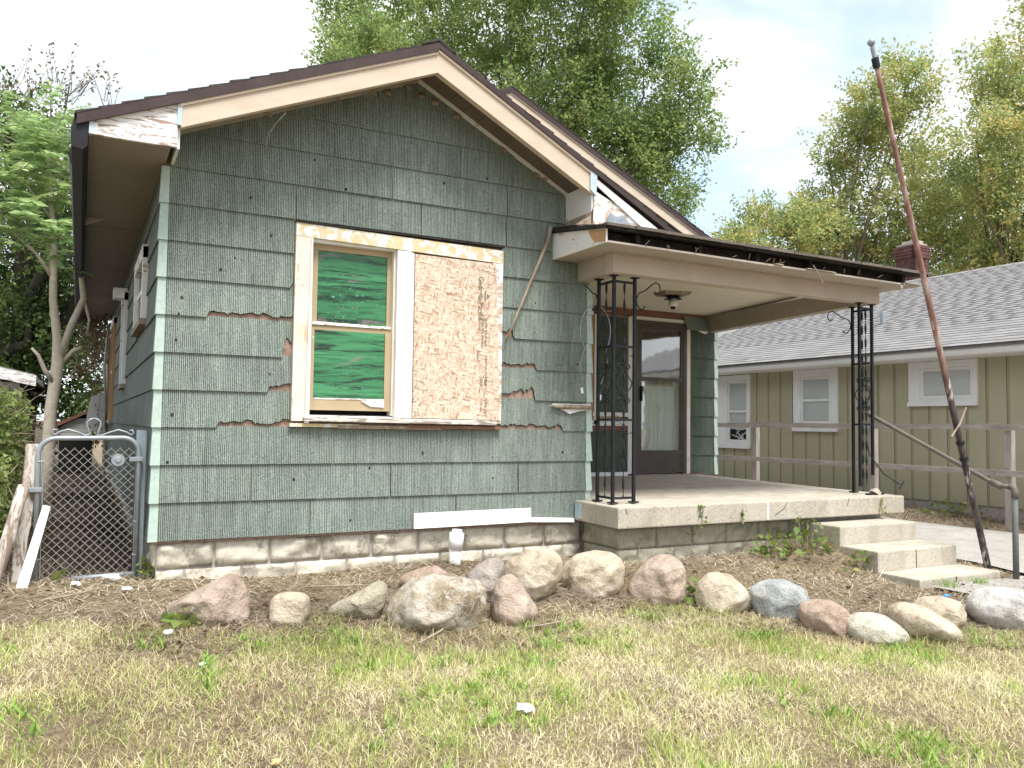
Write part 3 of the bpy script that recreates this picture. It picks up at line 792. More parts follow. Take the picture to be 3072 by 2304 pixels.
tx('Georgia-Pacific', .074, 2.518, 2.128, .84)
mb = MB()
mb.add([(2.600, -.0478, 1.99), (2.628, -.0478, 1.962), (2.600, -.0478, 1.934), (2.592, -.0478, 1.99), (2.592, -.0478, 1.934), (2.578, -.0478, 1.962)], [(0, 1, 2)])
mb.add([(2.576, -.0478, 2.004), (2.590, -.0478, 2.004), (2.590, -.0478, 1.920), (2.576, -.0478, 1.920)], [(0, 1, 2, 3)])
mb.build('logo', M['print'], osb, fix=False)
tx('RATED SHEATHING', .030, 2.583, 1.765, .9); tx('SIZED FOR SPACING', .030, 2.553, 1.765, .9); tx('EXPOSURE 1', .026, 2.525, 1.765, .8)
tx('THICKNESS', .024, 2.512, 1.50, .9); tx('STRENGTH AXIS THIS DIRECTION', .020, 2.595, 1.455, .9)
tx('20/0', .036, 2.585, 1.250, .9); tx('04:57', .036, 2.545, 1.250, .9); tx('7/16 CAT', .036, 2.59, 1.06, .9); tx('11.1 mm', .028, 2.55, 1.06, .9)
for q in (1.77, 1.262, 1.165, 1.07):
    MB().add([(2.535, -.0478, q), (2.615, -.0478, q), (2.615, -.0478, q - .004), (2.535, -.0478, q - .004)], [(0, 1, 2, 3)]).build('printed_line', M['print'], osb, fix=False)

# white trim at the foot of the wall, wood shard and blemishes
MB().hexa([(1.975, -.036, .012), (3.070, -.036, .022), (3.070, -.024, .022), (1.975, -.024, .012), (1.975, -.034, .128), (3.068, -.034, .134), (3.068, -.024, .134), (1.975, -.024, .128)]).build('trim_board', M['white'], H)
MB().hexa([(1.972, -.050, .004), (3.075, -.050, .014), (3.075, -.0365, .014), (1.972, -.0365, .004), (1.972, -.042, .030), (3.075, -.042, .040), (3.075, -.0365, .040), (1.972, -.0365, .030)]).build('trim_lip', M['white'], H)
MB().hexa([(3.071, -.040, .010), (3.515, -.040, -.010), (3.515, -.02, -.010), (3.071, -.02, .010), (3.071, -.036, .050), (3.515, -.036, .028), (3.515, -.02, .028), (3.071, -.02, .050)]).build('trim_board', M['white'], H)
MB().tube([(3.24, -.03, 1.035), (3.35, -.035, 1.030), (3.55, -.035, 1.028), (3.69, -.03, 1.026)], [.004, .020, .022, .019], 7).build('wood_shard', M['oldwood'], H, True)
MB().prism([(3.36, 1.008), (3.68, 1.008), (3.57, .992), (3.46, .966), (3.40, .995)], 'y', -.028, -.022).build('torn_strip', M['white'], H)
bx('torn_strip', (3.28, -.026, 1.045), (3.69, -.020, 1.055), M['white'], H)
# nail holes
hm = M['char']
NAIL = [(.16, 1.75), (.14, 1.63), (.13, 1.44), (.12, .90), (.52, 2.08), (.78, 2.28), (.42, 1.98), (.10, .56), (1.60, .50), (1.45, .09), (2.05, .62), (3.05, 2.10), (3.10, 1.95), (3.55, 1.42), (.62, 2.55), (1.35, 2.72), (2.2, 2.9), (2.6, 3.0), (1.0, .42), (2.7, .40), (.8, 1.22), (3.4, .62), (1.1, 2.92), (1.9, 3.2)]
for (x_, z_) in NAIL:
    r_ = random.uniform(.006, .011)
    kz = math.floor(z_ / E_) * E_
    d = .015 * (kz + E_ - z_) / E_ + .0006
    MB().prism([(x_ - r_, z_ - r_ * 1.2), (x_ + r_, z_ - r_), (x_ + r_ * .8, z_ + r_ * 1.2), (x_ - r_ * .8, z_ + r_)], 'y', -d, -d + .004).build('nail_hole', hm, fw)

# ---- porch
ps = MB()
def st_z(y): return .18 + (y + .7) * .010
SL = [(3.527, -.70), (7.13, -.70), (7.13, 2.54), (3.71, 2.54), (3.71, -.022), (3.527, -.022)]
n_ = len(SL)
ps.add([(x_, y_, st_z(y_) - .178) for x_, y_ in SL] + [(x_, y_, st_z(y_)) for x_, y_ in SL], [tuple(range(n_ - 1, -1, -1)), tuple(range(n_, 2 * n_))] + [(i, (i + 1) % n_, (i + 1) % n_ + n_, i + n_) for i in range(n_)])
slab = ps.build('porch_slab', M['concrete'], H, bevel=.012)
bx('paint_smear', (3.5235, -.14, .03), (3.5262, -.03, .165), M['blue_strip'], slab)
for pts in ([(4.42, -.702, .178), (4.44, -.702, .12), (4.40, -.702, .06)], [(3.60, -.702, .17), (3.62, -.702, .12)], [(5.3, -.702, .05), (5.42, -.702, .11), (5.46, -.702, .17)], [(6.3, -.702, .17), (6.27, -.702, .10)]):
    MB().tube(pts, .0022, 4).build('crack', M['char'], slab)
bx('patch', (5.205, -.7035, .01), (5.225, -.7005, .172), M['white'], slab)
pf = MB().box((3.66, -.55, -.6), (6.95, -.25, -.002)).box((3.66, -.25, -.6), (3.9, -.002, -.002)).build('porch_foundation', M['mortar'], H)
BP = [block_mesh('porch_block', 0.392, 0.180, s + 20) for s in range(4)]; BPH = [block_mesh('porch_block', 0.19, 0.180, s + 31) for s in range(2)]
for m_ in BP + BPH: m_.materials.append(M['block_porch'])
def lay2(z, x0, full0):
    x = x0; 
    if not full0: link('foundation_block', BPH[0], None, pf, (x, -.572, z)); x += .20
    while x < 5.9: link('foundation_block', random.choice(BP), None, pf, (x, -.572, z)); x += .40
lay2(-.190, 3.625, True); lay2(-.378, 3.625, False)
for z, y0 in ((-.190, -.56), (-.190, -.20), (-.378, -.56), (-.378, -.36)):
    o = link('foundation_block', BPH[1] if y0 in (-.20,) or (z < -.3 and y0 == -.56) else BP[1], None, pf); o.rotation_euler.z = -math.pi / 2
    ln = .19 if o.data in BPH else .392
    o.location = (3.637, min(y0 + ln, -.005), z)

# beams, soffit, ceiling
PB = MB().box((3.545, -.58, 2.182), (6.93, -.44, 2.362)).build('porch_beam', M['beam'], H, bevel=.006)
bx('beam_moulding', (3.530, -.600, 2.335), (6.945, -.5805, 2.3625), M['taupe'], PB)
MB().box((3.545, -.438, 2.184), (3.69, -.002, 2.362)).build('porch_beam', M['taupe'], H)
MB().hexa([(6.80, -.438, 2.183), (6.93, -.438, 2.183), (7.44, 2.52, 2.196), (7.30, 2.52, 2.196), (6.80, -.438, 2.362), (6.93, -.438, 2.362), (7.44, 2.52, 2.43), (7.30, 2.52, 2.43)]).build('porch_beam', M['taupe'], H)
bx('porch_ceiling', (3.69, -.442, 2.43), (7.44, 2.54, 2.45), M['porch_ceiling'], H)
MB().hexa([(3.692, -.44, 2.362), (6.9, -.44, 2.362), (6.9, -.43, 2.362), (3.692, -.43, 2.362), (3.692, -.44, 2.43), (6.9, -.44, 2.43), (6.9, -.43, 2.43), (3.692, -.43, 2.43)]).build('ceiling_edge', M['taupe'], H)
def prz(y): return 2.487 + (y + .90) * .150      # porch roof plane
PR = MB().hexa([(3.27, -.89, prz(-.89) - .022), (7.29, -.89, prz(-.89) - .040), (7.45, 2.5, prz(2.5) - .04), (3.27, 2.5, prz(2.5) - .022), (3.27, -.89, prz(-.89)), (7.29, -.89, prz(-.89) - .018), (7.45, 2.5, prz(2.5) - .02), (3.27, 2.5, prz(2.5))]).build('porch_roof', M['char'], H)
# roof courses: tabs along the front edge and the next courses
for rr in range(14):
    y = -.925 + rr * .135; x = 3.25 - (rr % 2) * .15 - .02
    while x < 7.28:
        a = max(x, 3.25) + .003; b = min(x + .30, 7.31)
        if b - a > .05 and (rr < 2 or rr > 1):
            sag = -.018 * (a - 3.27) / 4.0; l = random.uniform(0, .008) + (.01 if rr == 0 else 0)
            ya = y + random.uniform(-.012, .012)
            MB().hexa([(a, ya, prz(ya) + sag + .001), (b, ya, prz(ya) + sag + .001), (b, y + .16, prz(y + .16) + sag + .001), (a, y + .16, prz(y + .16) + sag + .001),
                       (a, ya, prz(ya) + sag + .012 + l), (b, ya, prz(ya) + sag + .012 + l), (b, y + .16, prz(y + .16) + sag + .006), (a, y + .16, prz(y + .16) + sag + .006)]).build('shingle', M['roof_brown'], PR)
        x += .30
# open eave: rafter tails in the gap between roof deck and soffit
for x_ in (3.62, 4.30, 4.98, 5.66, 6.34, 7.0):
    MB().hexa([(x_, -.80, 2.376), (x_ + .04, -.80, 2.376), (x_ + .04, 2.3, 2.50), (x_, 2.3, 2.50), (x_, -.80, prz(-.84) - .03), (x_ + .04, -.80, prz(-.84) - .03), (x_ + .04, 2.3, prz(2.3) - .05), (x_, 2.3, prz(2.3) - .05)]).build('rafter', M['char'], PR)
bx('rotten_blocking', (3.33, -.72, 2.376), (7.15, -.68, 2.478), M['char'], PR)
SF = MB().hexa([(3.29, -.87, 2.355), (7.16, -.87, 2.338), (7.16, -.02, 2.350), (3.29, -.02, 2.357), (3.29, -.87, 2.372), (7.16, -.87, 2.355), (7.16, -.02, 2.366), (3.29, -.02, 2.373)]).build('porch_soffit', M['taupe'], H)
# splintered edge of the soffit
mb = MB(); x = 3.30
while x < 7.15:
    L = random.uniform(.08, .35); z = 2.372 - .017 * (x - 3.3) / 3.85 + .001
    if random.random() < .5: MB().hexa([(x, -.895 - random.uniform(0, .015), z), (x + L, -.885 - random.uniform(0, .02), z - .001), (x + L, -.80, z - .001), (x, -.80, z), (x, -.89, z + .006), (x + L, -.885, z + .006), (x + L, -.80, z + .006), (x, -.80, z + .006)]).build('splintered_board', M['taupe'], SF)
    x += L * random.uniform(.9, 1.4)
for i in range(16):
    x_ = random.uniform(3.5, 7.1); z = 2.375
    mb = MB().tube([(x_, -.88, z), (x_ + random.uniform(-.03, .05), -.90, z + random.uniform(.01, .05))], .0025, 4).build('nail', M['oldwood'], SF)
MB().tube([(5.60, -.90, 2.40), (5.67, -.905, 2.31), (5.71, -.91, 2.24)], .006, 5).build('hanging_splinter', M['oldwood'], SF)
MB().prism([(6.88, 2.352), (6.93, 2.352), (6.90, 2.29), (6.88, 2.32)], 'y', -.87, -.865).build('hanging_splinter', M['oldwood'], SF)
# left end board of the porch roof, peeled at its front
MB().prism([(-.86, 2.358), (-.012, 2.358), (-.012, 2.608), (-.86, 2.470)], 'x', 3.272, 3.289).build('end_board', M['peel_box'], PR)
MB().prism([(-.862, 2.362), (-.70, 2.385), (-.64, 2.44), (-.60, 2.505), (-.862, 2.462)], 'x', 3.2695, 3.2715).build('peeled_patch', M['plywood'], PR)
MB().prism([(-.88, prz(-.88) - .02), (-.006, prz(0) - .015), (-.006, prz(0) + .02), (-.88, prz(-.88) + .006)], 'x', 3.245, 3.268).build('tar_edge', M['char'], PR)
# crumpled grey flashing and tar behind the shingles
X_, Y_ = np.meshgrid(np.linspace(3.42, 4.15, 22), np.linspace(-.62, -.43, 9))
Zt = np.array([[prz(y) + .018 + max(0, .15 * math.exp(-((x - 3.62) / .10) ** 2) * (1 if y > -.55 else .35) + .05 * math.exp(-((x - 3.80) / .12) ** 2)) * (0.75 + 0.8 * fbm((x * 9, y * 9, 1), 1, 3)) for x, y in zip(a, b)] for a, b in zip(X_, Y_)])
i_ = np.arange(X_.size).reshape(X_.shape); f_ = np.stack([i_[:-1, :-1], i_[:-1, 1:], i_[1:, 1:], i_[1:, :-1]], -1).reshape(-1, 4)
M['grey_flash'] = plain('crumpled_grey_roofing', (0.13, 0.145, 0.165), (0.22, 0.24, 0.27), 30, 0.8, 0.6)
link('crumpled_flashing', mesh_np('cf', np.stack([X_, Y_, Zt], -1).reshape(-1, 3), f_, True), M['grey_flash'], PR)
MB().prism([(3.28, prz(-.3)), (3.44, prz(-.3) + .02), (3.425, 2.76), (3.40, 2.68)], 'y', -.43, -.02).build('rusty_flashing', M['oldwood'], PR)
MB().hexa([(3.25, -.45, prz(-.45) + .005), (3.46, -.45, prz(-.45) + .005), (3.46, .0, prz(0) + .005), (3.25, .0, prz(0) + .005), (3.25, -.45, prz(-.45) + .03), (3.46, -.45, prz(-.45) + .06), (3.46, .0, prz(0) + .06), (3.25, .0, prz(0) + .03)]).build('tar_patch', M['char'], PR)

# ceiling lamp without globe
lp = MB().hexa([(5.46, 1.12, 2.395), (5.74, 1.05, 2.395), (5.80, 1.30, 2.395), (5.52, 1.37, 2.395), (5.43, 1.10, 2.429), (5.77, 1.02, 2.429), (5.83, 1.32, 2.429), (5.49, 1.40, 2.429)]).build('porch_lamp', M['oldwood'], H)
MB().tube([(5.63, 1.2, 2.395), (5.63, 1.2, 2.36), (5.63, 1.2, 2.355)], [.07, .075, .11], 12).tube([(5.57, 1.16, 2.39), (5.55, 1.15, 2.34)], .012, 6).tube([(5.70, 1.24, 2.39), (5.72, 1.25, 2.35)], .012, 6).build('bracket', M['iron'], lp)
MB().tube([(5.63, 1.2, 2.354), (5.63, 1.2, 2.28), (5.63, 1.2, 2.265)], [.052, .055, .04], 14).build('socket', M['white'], lp, True)
MB().tube([(5.63, 1.2, 2.265), (5.63, 1.2, 2.235)], [.035, .022], 10).build('socket_end', M['iron'], lp, True)

# back wall of the porch with the door
BW = 2.54
bw = MB().box((3.70, BW + .012, .02), (6.02, BW + .14, 2.5)).box((6.92, BW + .012, .02), (7.488, BW + .14, 2.5)).box((6.02, BW + .012, 2.27), (6.92, BW + .14, 2.5)).build('porch_wall', M['fiber'], H)
zb0 = .235
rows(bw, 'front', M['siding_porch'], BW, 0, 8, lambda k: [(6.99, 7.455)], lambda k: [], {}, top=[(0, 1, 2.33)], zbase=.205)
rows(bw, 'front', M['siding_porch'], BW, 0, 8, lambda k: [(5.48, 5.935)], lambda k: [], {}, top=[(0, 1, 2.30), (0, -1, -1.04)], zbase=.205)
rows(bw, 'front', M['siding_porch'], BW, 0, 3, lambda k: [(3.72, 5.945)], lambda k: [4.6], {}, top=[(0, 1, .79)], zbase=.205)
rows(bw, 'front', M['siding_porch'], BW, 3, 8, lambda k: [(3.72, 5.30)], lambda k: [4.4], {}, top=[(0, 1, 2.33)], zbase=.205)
for k in range(8):
    z0 = .205 + k * E_
    if z0 > 2.2: break
    MB().hexa([(7.44, BW - .024, z0), (7.505, BW - .024, z0), (7.505, BW + .05, z0), (7.44, BW + .01, z0), (7.44, BW - .006, z0 + E_), (7.495, BW - .006, z0 + E_), (7.495, BW + .05, z0 + E_), (7.44, BW + .01, z0 + E_)]).build('corner_strip', M['aqua'], bw)
bx('exposed_board', (3.72, BW - .02, 2.335), (6.88, BW + .01, 2.428), M['raw_red'], bw)
bx('exposed_board', (5.30, BW - .032, 2.385), (7.3, BW - .021, 2.425), M['raw_red'], bw)
bx('plywood_strip', (5.30, BW - .016, .80), (5.405, BW + .01, 2.33), M['plywood'], bw)
bx('side_casing', (5.407, BW - .03, .88), (5.475, BW + .01, 2.315), M['peel_box'], bw)
bx('side_casing', (5.945, BW - .03, .235), (6.01, BW + .01, 2.32), M['peel_box'], bw)
bx('sill', (5.38, BW - .045, .985), (5.944, BW + .008, 1.04), M['peel_box'], bw)
bx('stool', (5.34, BW - .03, .865), (5.944, BW + .008, .935), M['peel_white'], bw); bx('apron', (5.36, BW - .022, .94), (5.7, BW + .008, .98), M['plywood'], bw)
bx('apron', (5.32, BW - .026, .80), (5.944, BW + .008, .860), M['raw_red'], bw)
bx('base_strip', (3.75, BW - .035, .213), (5.944, BW - .018, .262), M['white'], bw)
MB().hexa([(6.872, BW - .12, 2.20), (7.28, BW - .10, 2.185), (7.28, BW - .09, 2.185), (6.872, BW - .11, 2.20), (6.872, BW - .03, 2.40), (7.30, BW - .03, 2.385), (7.30, BW - .02, 2.385), (6.872, BW - .02, 2.40)]).build('loose_flap', M['siding_flap'] if 'siding_flap' in M else plain('grey_green_flap', (0.16, 0.20, 0.175), (0.21, 0.25, 0.22), 4, 0.7, 0.1), bw)
MB().prism([(7.05, 2.20), (7.24, 2.19), (7.20, 2.155), (7.12, 2.17)], 'y', BW - .115, BW - .105).build('torn_strip', M['peel_white'], bw)
bx('brick_mould', (6.925, BW - .035, .22), (6.99, BW + .01, 2.30), M['peel_jamb'], bw)
bx('brick_mould', (5.99, BW - .032, 2.285), (6.93, BW + .01, 2.335), M['peel_box'], bw)
# storm door
dr = MB().box((6.045, BW - .05, .225), (6.115, BW + .005, 2.285)).box((6.855, BW - .05, .225), (6.918, BW + .005, 2.285)).box((6.115, BW - .05, 2.215), (6.855, BW + .005, 2.285)).build('storm_door', M['bronze'], H)
def ring(x0, x1, z0, z1, y0, y1, t, tb=None):
    tb = tb or t
    return MB().box((x0, y0, z0), (x0 + t, y1, z1)).box((x1 - t, y0, z0), (x1, y1, z1)).box((x0 + t, y0, z1 - t), (x1 - t, y1, z1)).box((x0 + t, y0, z0), (x1 - t, y1, z0 + tb))
ring(6.118, 6.852, .245, 2.212, BW - .042, BW - .012, .036, .05).build('door_frame', M['bronze'], dr)
bx('mid_rail', (6.154, BW - .041, 1.475), (6.816, BW - .013, 1.525), M['bronze'], dr)
bx('kick_panel', (6.154, BW - .034, .296), (6.816, BW - .020, .505), M['bronze'], dr)
bx('kick_rail', (6.154, BW - .041, .505), (6.816, BW - .013, .545), M['bronze'], dr)
bx('pane', (6.154, BW - .030, .545), (6.816, BW - .026, 1.475), glass('storm_glass_lower', (0.95, 0.99, 1.0), 0.22), dr)
bx('pane', (6.154, BW - .030, 1.525), (6.816, BW - .026, 2.176), glass('storm_glass_upper', (0.75, 0.78, 0.78), 0.30, 0.04), dr)
bx('handle', (6.122, BW - .085, 1.20), (6.142, BW - .043, 1.37), M['iron'], dr, bevel=.004)
bx('handle', (6.118, BW - .070, 1.33), (6.165, BW - .043, 1.40), M['iron'], dr, bevel=.006)
bx('threshold', (6.02, BW - .07, .205), (6.94, BW + .02, .226), M['oldwood'], H)
bx('threshold_splinter', (6.93, BW - .06, .206), (7.25, BW - .03, .226), M['raw_red'], H)
dw = plain('white_door_paint', (0.78, 0.80, 0.77), (0.84, 0.86, 0.83), 3, 0.5, 0.05)
idr = MB().box((6.10, BW + .06, .23), (6.86, BW + .10, 1.42)).box((6.10, BW + .06, 1.42), (6.20, BW + .10, 2.26)).box((6.76, BW + .06, 1.42), (6.86, BW + .10, 2.26)).box((6.20, BW + .06, 2.15), (6.76, BW + .10, 2.26)).build('inner_door', dw, H)
for a in (6.17, 6.50):
    ring(a, a + .28, .50, 1.16, BW + .050, BW + .0595, .018).build('door_panel', dw, idr)
ring(6.195, 6.765, 1.415, 2.155, BW + .048, BW + .0595, .03).build('window_bead', M['taupe'], idr)
bx('door_window', (6.20, BW + .072, 1.42), (6.76, BW + .078, 2.15), plain('dark_patterned_glass', (0.05, 0.055, 0.06), (0.20, 0.22, 0.23), 30, 0.12, 0.2, (0.4, 1, 3), spec=0.6), idr)
bx('room', (5.8, BW + .3, .1), (7.3, BW + .34, 2.4), M['dark'], H)

# ---- wrought-iron columns
def spiral(cx, cz, r0, turns, start, y, axis, sgn=1, n=14):
    pts = []
    for i in range(n + 1):
        t = i / n; a = start + sgn * turns * 2 * math.pi * t; r = r0 * (1 - .72 * t)
        pts.append((cx + r * math.cos(a), cz + r * math.sin(a)))
    return pts
def column(posts, panels, zb, zt, cutz, name, lab):
    c = link(name, None, None, H); tag(c, lab)
    c.location = (0, 0, 0)
    for i, (x_, y_) in enumerate(posts):
        z0 = cutz.get(i, zb)
        bx('bar', (x_ - .0125, y_ - .0125, z0), (x_ + .0125, y_ + .0125, zt), M['iron'], c)
        if i not in cutz: bx('foot', (x_ - .035, y_ - .035, zb - .004), (x_ + .035, y_ + .035, zb + .008), M['iron'], c)
        bx('cap', (x_ - .035, y_ - .03, zt - .006), (x_ + .035, y_ + .03, zt + .004), M['iron'], c)
    for pi, (i, j) in enumerate(panels):
        a = Vector((*posts[i], 0)); b = Vector((*posts[j], 0)); d = (b - a); L = d.length; d.normalize()
        P = lambda u, z: tuple(a + d * u + Vector((0, 0, z)))
        low = max(cutz.get(i, zb), cutz.get(j, zb))
        for z in (zt - .05, zt - .62, zb + .72, zb + .04):
            if z > low: MB().bar(P(.0128, z), P(L - .0128, z), .012, .02).build('crossbar', M['iron'], c)
        # twisted picket
        zz0 = zb + .04 if not cutz else zb + .09
        mb = MB(); n = 90; vs = []
        for q in range(n + 1):
            z = zz0 + (zt - .06 - zz0) * q / n; an = q * .42
            for s_ in range(4):
                w_ = (.0115, .0038, .0115, .0038)[s_]; ang = an + s_ * math.pi / 2
                vs.append((P(L / 2, z)[0] + math.cos(ang) * w_, P(L / 2, z)[1] + math.sin(ang) * w_, z))
        fs = [(q * 4 + s_, q * 4 + (s_ + 1) % 4, (q + 1) * 4 + (s_ + 1) % 4, (q + 1) * 4 + s_) for q in range(n) for s_ in range(4)]
        mb.add(vs, fs).build('twisted_picket', M['iron'], c)
        # lyre scrolls
        zc = zb + 1.04
        for s_ in (-1, 1):
            top = spiral(L / 2 + s_ * .042, zc + .145, .034, 1.1, math.pi if s_ > 0 else 0, 0, 0, -s_)
            bot = spiral(L / 2 + s_ * .042, zc - .145, .034, 1.1, math.pi if s_ > 0 else 0, 0, 0, s_)
            path = [P(u, z) for u, z in reversed(top)] + [P(L / 2 + s_ * .012, zc + .10), P(L / 2 + s_ * .055, zc + .055), P(L / 2 + s_ * .090, zc + .01), P(L / 2 + s_ * .080, zc - .03), P(L / 2 + s_ * .035, zc - .085), P(L / 2 + s_ * .012, zc - .115)] + [P(u, z) for u, z in bot]
            MB().tube(path, .0055, 5).build('scroll', M['iron'], c, True)
    return c
def bracket(c, p, d, zt, flip=1):
    d = Vector(d); P = lambda u, z: tuple(Vector(p) + d * u + Vector((0, 0, z - p[2])))
    pts = [P(.02, zt - .30)] + [P(.075 + .035 * math.cos(a), zt - .265 + .03 * math.sin(a)) for a in (5.2, 4.7, 4.2, 3.7)][::1]
    path = [P(.11, zt - .245), P(.095, zt - .27), P(.06, zt - .275), P(.025, zt - .235), P(.02, zt - .18), P(.05, zt - .13), P(.12, zt - .10), P(.18, zt - .05), P(.23, zt - .02), P(.275, zt - .04), P(.285, zt - .09), P(.25, zt - .125), P(.215, zt - .105)]
    MB().tube(path, .006, 5).build('bracket_scroll', M['iron'], c, True)
c1 = column([(3.635, -.225), (3.630, -.468), (3.862, -.455)], [(0, 1), (1, 2)], .196, 2.180, {}, 'porch_column', 'three-legged black iron porch column beside the gable wall')
bracket(c1, (3.862, -.455, 0), (1, 0, 0), 2.18); bracket(c1, (3.635, -.225, 0), (0, 1, 0), 2.18)
c2 = column([(6.885, -.275), (6.690, -.520), (6.905, -.500)], [(0, 2), (1, 2)], .194, 2.180, {1: .275, 2: .385}, 'porch_column', 'broken black iron porch column at the steps')
bracket(c2, (6.885, -.275, 0), (-.2, 1, 0), 2.18)
MB().tube([(6.80, -.51, .75), (6.83, -.52, .60), (6.95, -.60, .40), (7.10, -.68, .29)], .006, 5).build('bent_picket', M['iron'], c2)
MB().bar((7.03, -.72, .26), (7.20, -.64, .32), .014, .014).build('bent_crossbar', M['iron'], c2)
bx('loose_foot', (6.78, -.55, .185), (7.02, -.50, .20), M['iron'], c2)
MB().tube([(6.90, -.52, .183), (6.93, -.52, .215), (6.95, -.52, .245)], [.06, .055, .01], 7).build('concrete_lump', M['concrete'], c2)
# loop of cable by the column
pts = []
for i in range(25):
    t = i / 24; a = math.pi * (1.25 - 1.5 * t)
    pts.append((3.62 + .16 * math.cos(a), -.20, 1.72 + .23 * math.sin(a)))
pts = [(3.50, -.16, 1.20), (3.47, -.18, 1.40)] + pts + [(3.74, -.21, 1.42), (3.66, -.21, 1.20), (3.665, -.21, 1.12)]
MB().tube(pts, .005, 5).build('cable', M['siding_porch'] if False else M['galv'], H, True)
MB().tube([(3.50, -.16, 1.20), (3.51, -.16, 1.15)], .012, 6).build('cable_plug', M['white'], H); MB().tube([(3.665, -.21, 1.14), (3.67, -.21, 1.09)], .012, 6).build('cable_plug', M['white'], H)

# ------------------------------------------------------------------ steps
S = thing('concrete_steps', 'three cast concrete steps leading up to the porch', 'steps', (5.82, -.6, -.5))
for i, (y0, zt_, zb_) in enumerate(((-1.0, -.046, -.60), (-1.408, -.218, -.60), (-1.815, -.395, -.60))):
    back = -.715 if i == 0 else (-1.002, -1.410)[i - 1]
    back = -.576 if i == 0 else back
    MB().box((5.82, y0, zb_), (6.90 + .02 * i, back, zt_)).build('step', M['concrete'], S, bevel=.014)
MB().tube([(6.33, -1.4105, -.225), (6.335, -1.411, -.39)], .003, 4).build('crack', M['char'], S)
MB().tube([(6.30, -1.8175, -.40), (6.30, -1.8175, -.48)], .004, 4).build('crack', M['char'], S)
# ------------------------------------------------------------------ neighbour's house
M['nb_wall'] = plain('olive_tan_siding', (0.37, 0.355, 0.245), (0.43, 0.41, 0.29), 2.5, 0.8, 0.1, (1, 1, 0.4), rand=0.05, spot=((0.31, 0.295, 0.19), 0.62, 0.85, 3))
M['nb_groove'] = plain('olive_batten', (0.29, 0.275, 0.18), (0.34, 0.32, 0.215), 3, 0.8, 0.1)
M['nb_roof'] = plain('grey_asphalt_shingle', (0.175, 0.17, 0.17), (0.27, 0.264, 0.264), 50, 0.95, 0.5, rand=0.14, spot=((0.10, 0.10, 0.104), 0.56, 0.82, 1.2))
M['nb_roof2'] = plain('grey_asphalt_shingle_far', (0.175, 0.17, 0.17), (0.27, 0.264, 0.264), 50, 0.95, 0.5, spot=((0.10, 0.10, 0.104), 0.56, 0.82, 1.2))
M['nb_white'] = plain('white_trim_paint', (0.72, 0.72, 0.72), (0.80, 0.80, 0.80), 5, 0.55, 0.1, spot=((0.5, 0.48, 0.44), 0.68, 0.9, 8))
M['blind'] = None
def blind_mat():
    n = NT('closed_blinds', 0.6, 0.3)
    z = n.xyz(2)
    f = n.math('FRACT', n.math('MULTIPLY', z, 40.0))
    n.col(n.ramp(f, [(0.0, (0.40, 0.41, 0.41)), (0.2, (0.72, 0.74, 0.73)), (1.0, (0.80, 0.82, 0.81))]))
    n.bump(f, 0.4, 0.01); return n.m
M['blind'] = blind_mat()
NH = thing('house', 'olive tan house with grey shingle roof and white windows across the driveway', 'house', (11, 3, -.3))
NX0 = 11.0
nbody = MB().box((NX0 + .03, -4, -.22), (NX0 + .3, 9.5, 2.0)).box((NX0 + .3, 9.2, -.22), (21, 9.5, 2.0)).box((NX0 + .3, -4, -.22), (21, -3.7, 2.0)).build('wall', M['nb_groove'], NH)
bx('foundation', (NX0 + .02, -4, -.6), (NX0 + .3, 9.5, -.20), M['mortar'], NH)
NW = [(5.49, 6.42, .475, 1.90), (3.42, 4.40, .83, 1.91), (0.955, 2.06, 1.245, 1.91)]
bme = {}
y = -3.95
while y < 9.4:
    a, b = y + .003, y + .257
    segs = [(-.20, 1.95)]
    for (wa, wb, za, zb) in NW:
        if a < wb - .05 and b > wa + .05:
            segs = [(-.20, za)]
            if a < wa < b: MB().box((NX0, max(a, wa - 1) if False else a, za), (NX0 + .028, wa, zb)).build('siding_board', M['nb_wall'], nbody)
            if a < wb < b: MB().box((NX0, wb, za), (NX0 + .028, b, zb)).build('siding_board', M['nb_wall'], nbody)
    for (za, zb) in segs:
        k = round(zb - za, 3)
        if k not in bme:
            m_ = bpy.data.meshes.new('board'); q = MB().box((0, 0, 0), (.028, .254, k)); m_.from_pydata(q.v, [], q.f); m_.materials.append(M['nb_wall']); bme[k] = m_
        o = link('siding_board', bme[k], None, nbody); o.location = Vector((NX0, a, za)) - NH.location
        MB().box((NX0 + .006, b + .006, za), (NX0 + .028, b + .038, zb)).build('batten', M['nb_groove'], nbody)
    y += .30
